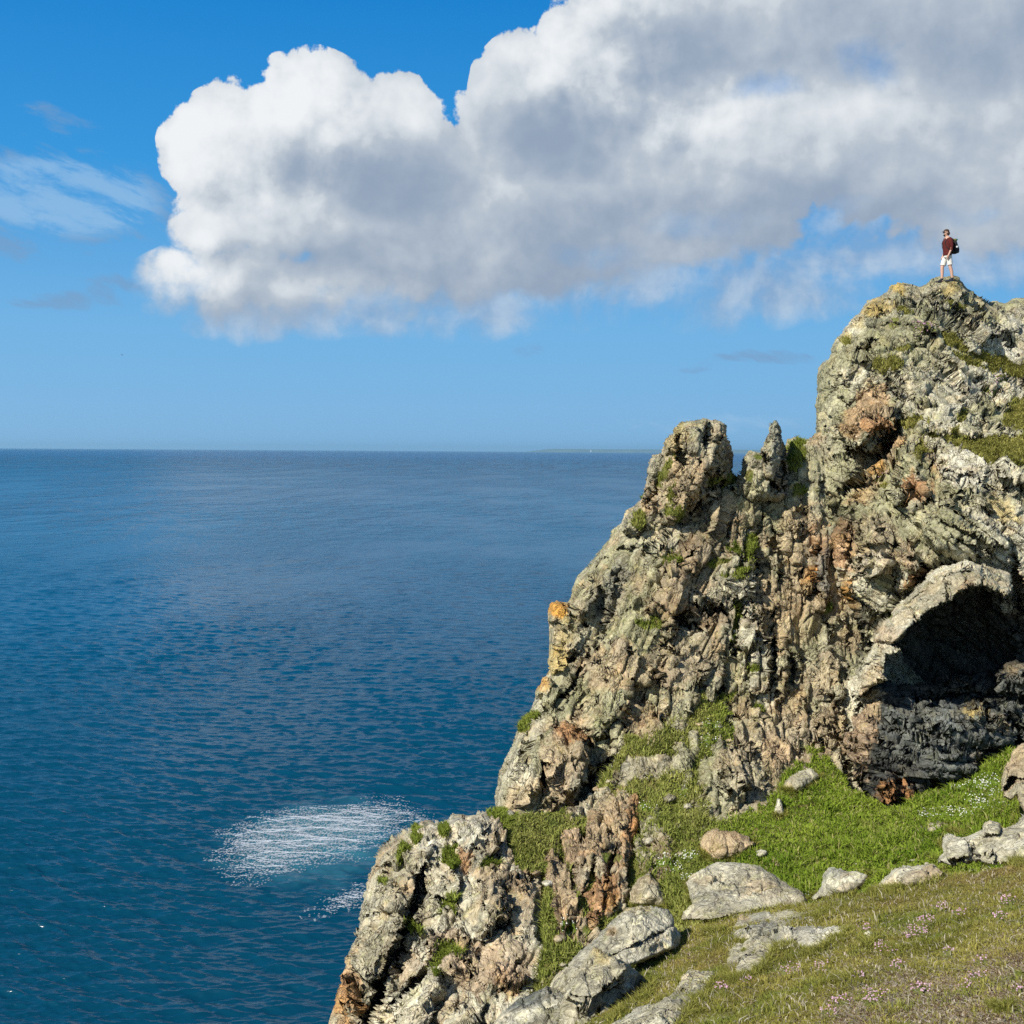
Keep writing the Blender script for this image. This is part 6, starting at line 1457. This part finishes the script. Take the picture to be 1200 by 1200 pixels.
pack = bpy.data.objects.new('backpack', None); C.objects.link(pack)
pack.location = man.location; pack.scale = man.scale; pack.rotation_euler = man.rotation_euler
tag(pack, 'black backpack worn by the walker on the summit, teal bit at its top', 'backpack')
part('pack_body', loft([(-.245, 0, .955, .07, .12), (-.25, 0, .975, .09, .145), (-.255, 0, 1.10, .105, .155), (-.25, 0, 1.25, .10, .15), (-.225, 0, 1.38, .075, .13), (-.205, 0, 1.43, .045, .10)]), BLACK, pack, 1, 0.008)
part('front_pocket', loft([(-.34, 0, .98, .03, .10), (-.345, 0, 1.0, .04, .115), (-.35, 0, 1.10, .045, .12), (-.335, 0, 1.20, .035, .11), (-.325, 0, 1.22, .02, .09)]), BLACK, pack, 1)
part('lid', loft([(-.235, 0, 1.36, .085, .13), (-.235, 0, 1.40, .09, .135), (-.225, 0, 1.44, .07, .12), (-.215, 0, 1.455, .04, .08)]), OLIVE, pack, 1)
part('side_pouch', loft([(-.26, .165, 1.13, .035, .018), (-.26, .17, 1.15, .04, .022), (-.26, .17, 1.20, .038, .02)]), PALE, pack, 1)
part('rolled_cloth', tube([(-.30, -.06, 1.42), (-.31, 0, 1.435), (-.30, .07, 1.42)], [.03, .034, .03]), TEAL, pack, 1)
for s_ in (1, -1):
    part('strap', tube([(-.17, s_ * .10, 1.40), (-.06, s_ * .12, 1.49), (.07, s_ * .12, 1.45), (.145, s_ * .12, 1.32), (.12, s_ * .15, 1.15), (-.05, s_ * .20, 1.02), (-.19, s_ * .13, 1.0)], [.02] * 7, 8), BLACK, pack, 1)

# ---------------------------------------------------------------- a gull far out
gd = 420.0
gp = P3(143.0, 416.0, gd)
gull_mat = plain('gull_plumage', (0.10, 0.11, 0.12), 0.8, 0.2)
gb = join(tube([(.30, 0, .02), (.24, 0, .03), (.12, 0, .02), (-.05, 0, 0), (-.22, 0, .0), (-.34, 0, .01)], [.012, .045, .075, .08, .05, .015]),
          *[([(.08, s_ * .05, .03), (.14, s_ * .38, .20), (.02, s_ * .72, .15), (-.02, s_ * .70, .14), (-.02, s_ * .36, .17), (-.10, s_ * .05, .02), (.08, s_ * .05, .045), (.14, s_ * .38, .212), (.02, s_ * .72, .155), (-.02, s_ * .70, .145), (-.02, s_ * .36, .182), (-.10, s_ * .05, .035)],
             [(0, 1, 4, 5), (1, 2, 3, 4), (11, 10, 7, 6), (10, 9, 8, 7), (0, 6, 7, 1), (1, 7, 8, 2), (2, 8, 9, 3), (3, 9, 10, 4), (4, 10, 11, 5), (5, 11, 6, 0)]) for s_ in (1, -1)])
gm_ = bpy.data.meshes.new('gull'); gm_.from_pydata([tuple(v) for v in gb[0]], [], gb[1]); gm_.materials.append(gull_mat)
gull = bpy.data.objects.new('gull', gm_); C.objects.link(gull)
gull.location = tuple(gp); gull.rotation_euler = (0.5, -0.2, math.radians(60))
tag(gull, 'tiny dark gull flying far off in the clear sky below the cloud', 'bird')

# ---------------------------------------------------------------- foam on the water below the crag
def build_foam():
    q = np.random.default_rng(3)
    V = []; Fc = []
    for (x0, x1, y0, y1, cx, cy, rx, ry, k) in ((250, 490, 935, 1062, 376, 982, 96, 40, 1.0), (375, 445, 1030, 1085, 412, 1056, 34, 18, 0.55)):
        d0, d1 = H * F / (y1 - PPY), H * F / (y0 - PPY)
        xs = np.arange((x0 - 600) / F * d1, (x1 - 600) / F * d0, 0.085); ys = np.arange(d0, d1, 0.13)
        X, Y = np.meshgrid(xs, ys)
        jx = X + 0.06 * q.normal(size=X.shape); jy = Y + 0.10 * q.normal(size=X.shape)
        px = 600 + jx / jy * F; py = PPY + H / jy * F
        rr = np.hypot((px - cx - (py - cy) * -0.9) / rx, (py - cy + 0.10 * (px - cx)) / ry)
        m = 1.15 - rr + 0.45 * fbm(np.stack([X / 6, Y / 9, 0 * X], -1), 3, seed=6)
        # foam gathers into torn streaks along the crests
        st = fbm(np.stack([X / 1.6, Y / 1.1, 0 * X + 3], -1), 5, 0.62, seed=11, ridged=True)
        st2 = fbm(np.stack([X / 0.45, Y / 0.5, 0 * X + 9], -1), 3, 0.6, seed=15)
        core = np.exp(-(((px - 405) / 50) ** 2 + ((py - 958) / 9) ** 2)) + np.exp(-(((px - 320) / 50) ** 2 + ((py - 990) / 16) ** 2)) * 0.8
        v = m * 1.35 * k ** 0.4 - 0.35 * (1 - k) + 0.30 * st + 0.35 * st2 + 0.75 * core * k - 0.74 + 0.36 * q.normal(size=X.shape)
        on = (v > 0) & (m > 0)
        x, y = jx[on], jy[on]
        wx, wy, wz = sea_waves(x, y, np.full(x.shape, 0.12))
        s = 0.045 + 0.075 * q.random(len(x)); a = q.random(len(x)) * 6.283
        b = len(V) and sum(len(v_) for v_ in V)
        corners = []
        for kk in range(5):
            aa = a + kk * 1.2566
            rk = s * (0.6 + 0.7 * q.random(len(x)))
            corners.append(np.stack([wx + rk * np.cos(aa), wy + 1.3 * rk * np.sin(aa), wz + 0.035], -1))
        V.append(np.stack(corners, 1).reshape(-1, 3))
        Fc.append(b + np.arange(len(x) * 5).reshape(-1, 5))
    mt, g, bs, out = material('foam')
    bs.inputs['Base Color'].default_value = (0.68, 0.72, 0.75, 1)
    bs.inputs['Roughness'].default_value = 0.9
    bs.inputs['Alpha'].default_value = 0.30
    o = mesh_from('sea_foam', np.concatenate(V), np.concatenate(Fc), mt, smooth=False)
    tag(o, 'patch of white foam drifting on the sea left of the lower crag', 'foam', kind='stuff')
build_foam()

# ---------------------------------------------------------------- far coast on the horizon, with a lighthouse
def build_coast():
    d = 90000.0
    xs = np.linspace((608 - 600) / F * d, (1500 - 600) / F * d, 400)
    t = (xs - xs[0]) / (xs[-1] - xs[0])
    hgt = 330 * sstep(t, 0.0, 0.05) * (0.72 + 0.30 * fbm(np.stack([xs / 7500, 0 * xs, 0 * xs], -1), 4, seed=2)) + 2
    rows = []
    for k, (dy, f) in enumerate(((0, -0.05), (60, 0.35), (500, 0.75), (1600, 1.0), (3200, 0.9), (5000, -0.05))):
        rows.append(np.stack([xs, d + dy + 400 * fbm(np.stack([xs / 1500, 0 * xs + k * 0.1, 0 * xs], -1), 3, seed=8), hgt * f], -1))
    V = np.concatenate(rows); n = len(xs)
    idx = np.arange(len(V)).reshape(len(rows), n)
    q = np.stack([idx[:-1, :-1], idx[:-1, 1:], idx[1:, 1:], idx[1:, :-1]], -1).reshape(-1, 4)
    o = mesh_from('coast_hills', V, q, plain('coast_turf', (0.10, 0.13, 0.07), 0.9, 0.1, 0.3, 0.002))
    tag(o, kind='structure')
    lx = (692.5 - 600) / F * (d - 150)
    wm = plain('lighthouse_white', (0.82, 0.82, 0.80), 0.7, 0.2, 0.03, 0.1)
    root = bpy.data.objects.new('lighthouse', None); C.objects.link(root); root.location = (lx, d - 150, 0)
    tag(root, 'tiny white lighthouse on the far coast at the horizon', 'lighthouse')
    part('tower', loft([(0, 0, -5, 45, 45), (0, 0, 40, 42, 42), (0, 0, 130, 30, 30)]), wm, root, 0)
    part('lantern', loft([(0, 0, 130, 36, 36), (0, 0, 136, 36, 36), (0, 0, 136.1, 20, 20), (0, 0, 160, 20, 20), (0, 0, 172, 3, 3)]), wm, root, 0)
build_coast()
# ---------------------------------------------------------------- the air between here and the far coast
def build_haze():
    x, y0, y1, z0, z1 = 90000.0, -60.0, 110000.0, -2.0, 480.0
    V = [(sx * x, y, z) for z in (z0, z1) for y in (y0, y1) for sx in (-1, 1)]
    Fc = [(0, 2, 3, 1), (4, 5, 7, 6), (0, 1, 5, 4), (2, 6, 7, 3), (0, 4, 6, 2), (1, 3, 7, 5)]
    mt = bpy.data.materials.new('sea_air')
    mt.use_nodes = True
    g = NT(mt.node_tree)
    out = g.n('ShaderNodeOutputMaterial')
    v = g.n('ShaderNodeVolumePrincipled')
    v.inputs['Color'].default_value = (0.42, 0.76, 1.0, 1)
    v.inputs['Density'].default_value = 1.3e-5
    v.inputs['Anisotropy'].default_value = 0.2
    g.t.links.new(v.outputs[0], out.inputs['Volume'])
    o = mesh_from('haze', np.array(V), np.array(Fc), mt, smooth=False)
    tag(o, 'thin blue air fading the far coast at the horizon', 'haze', kind='stuff')
build_haze()
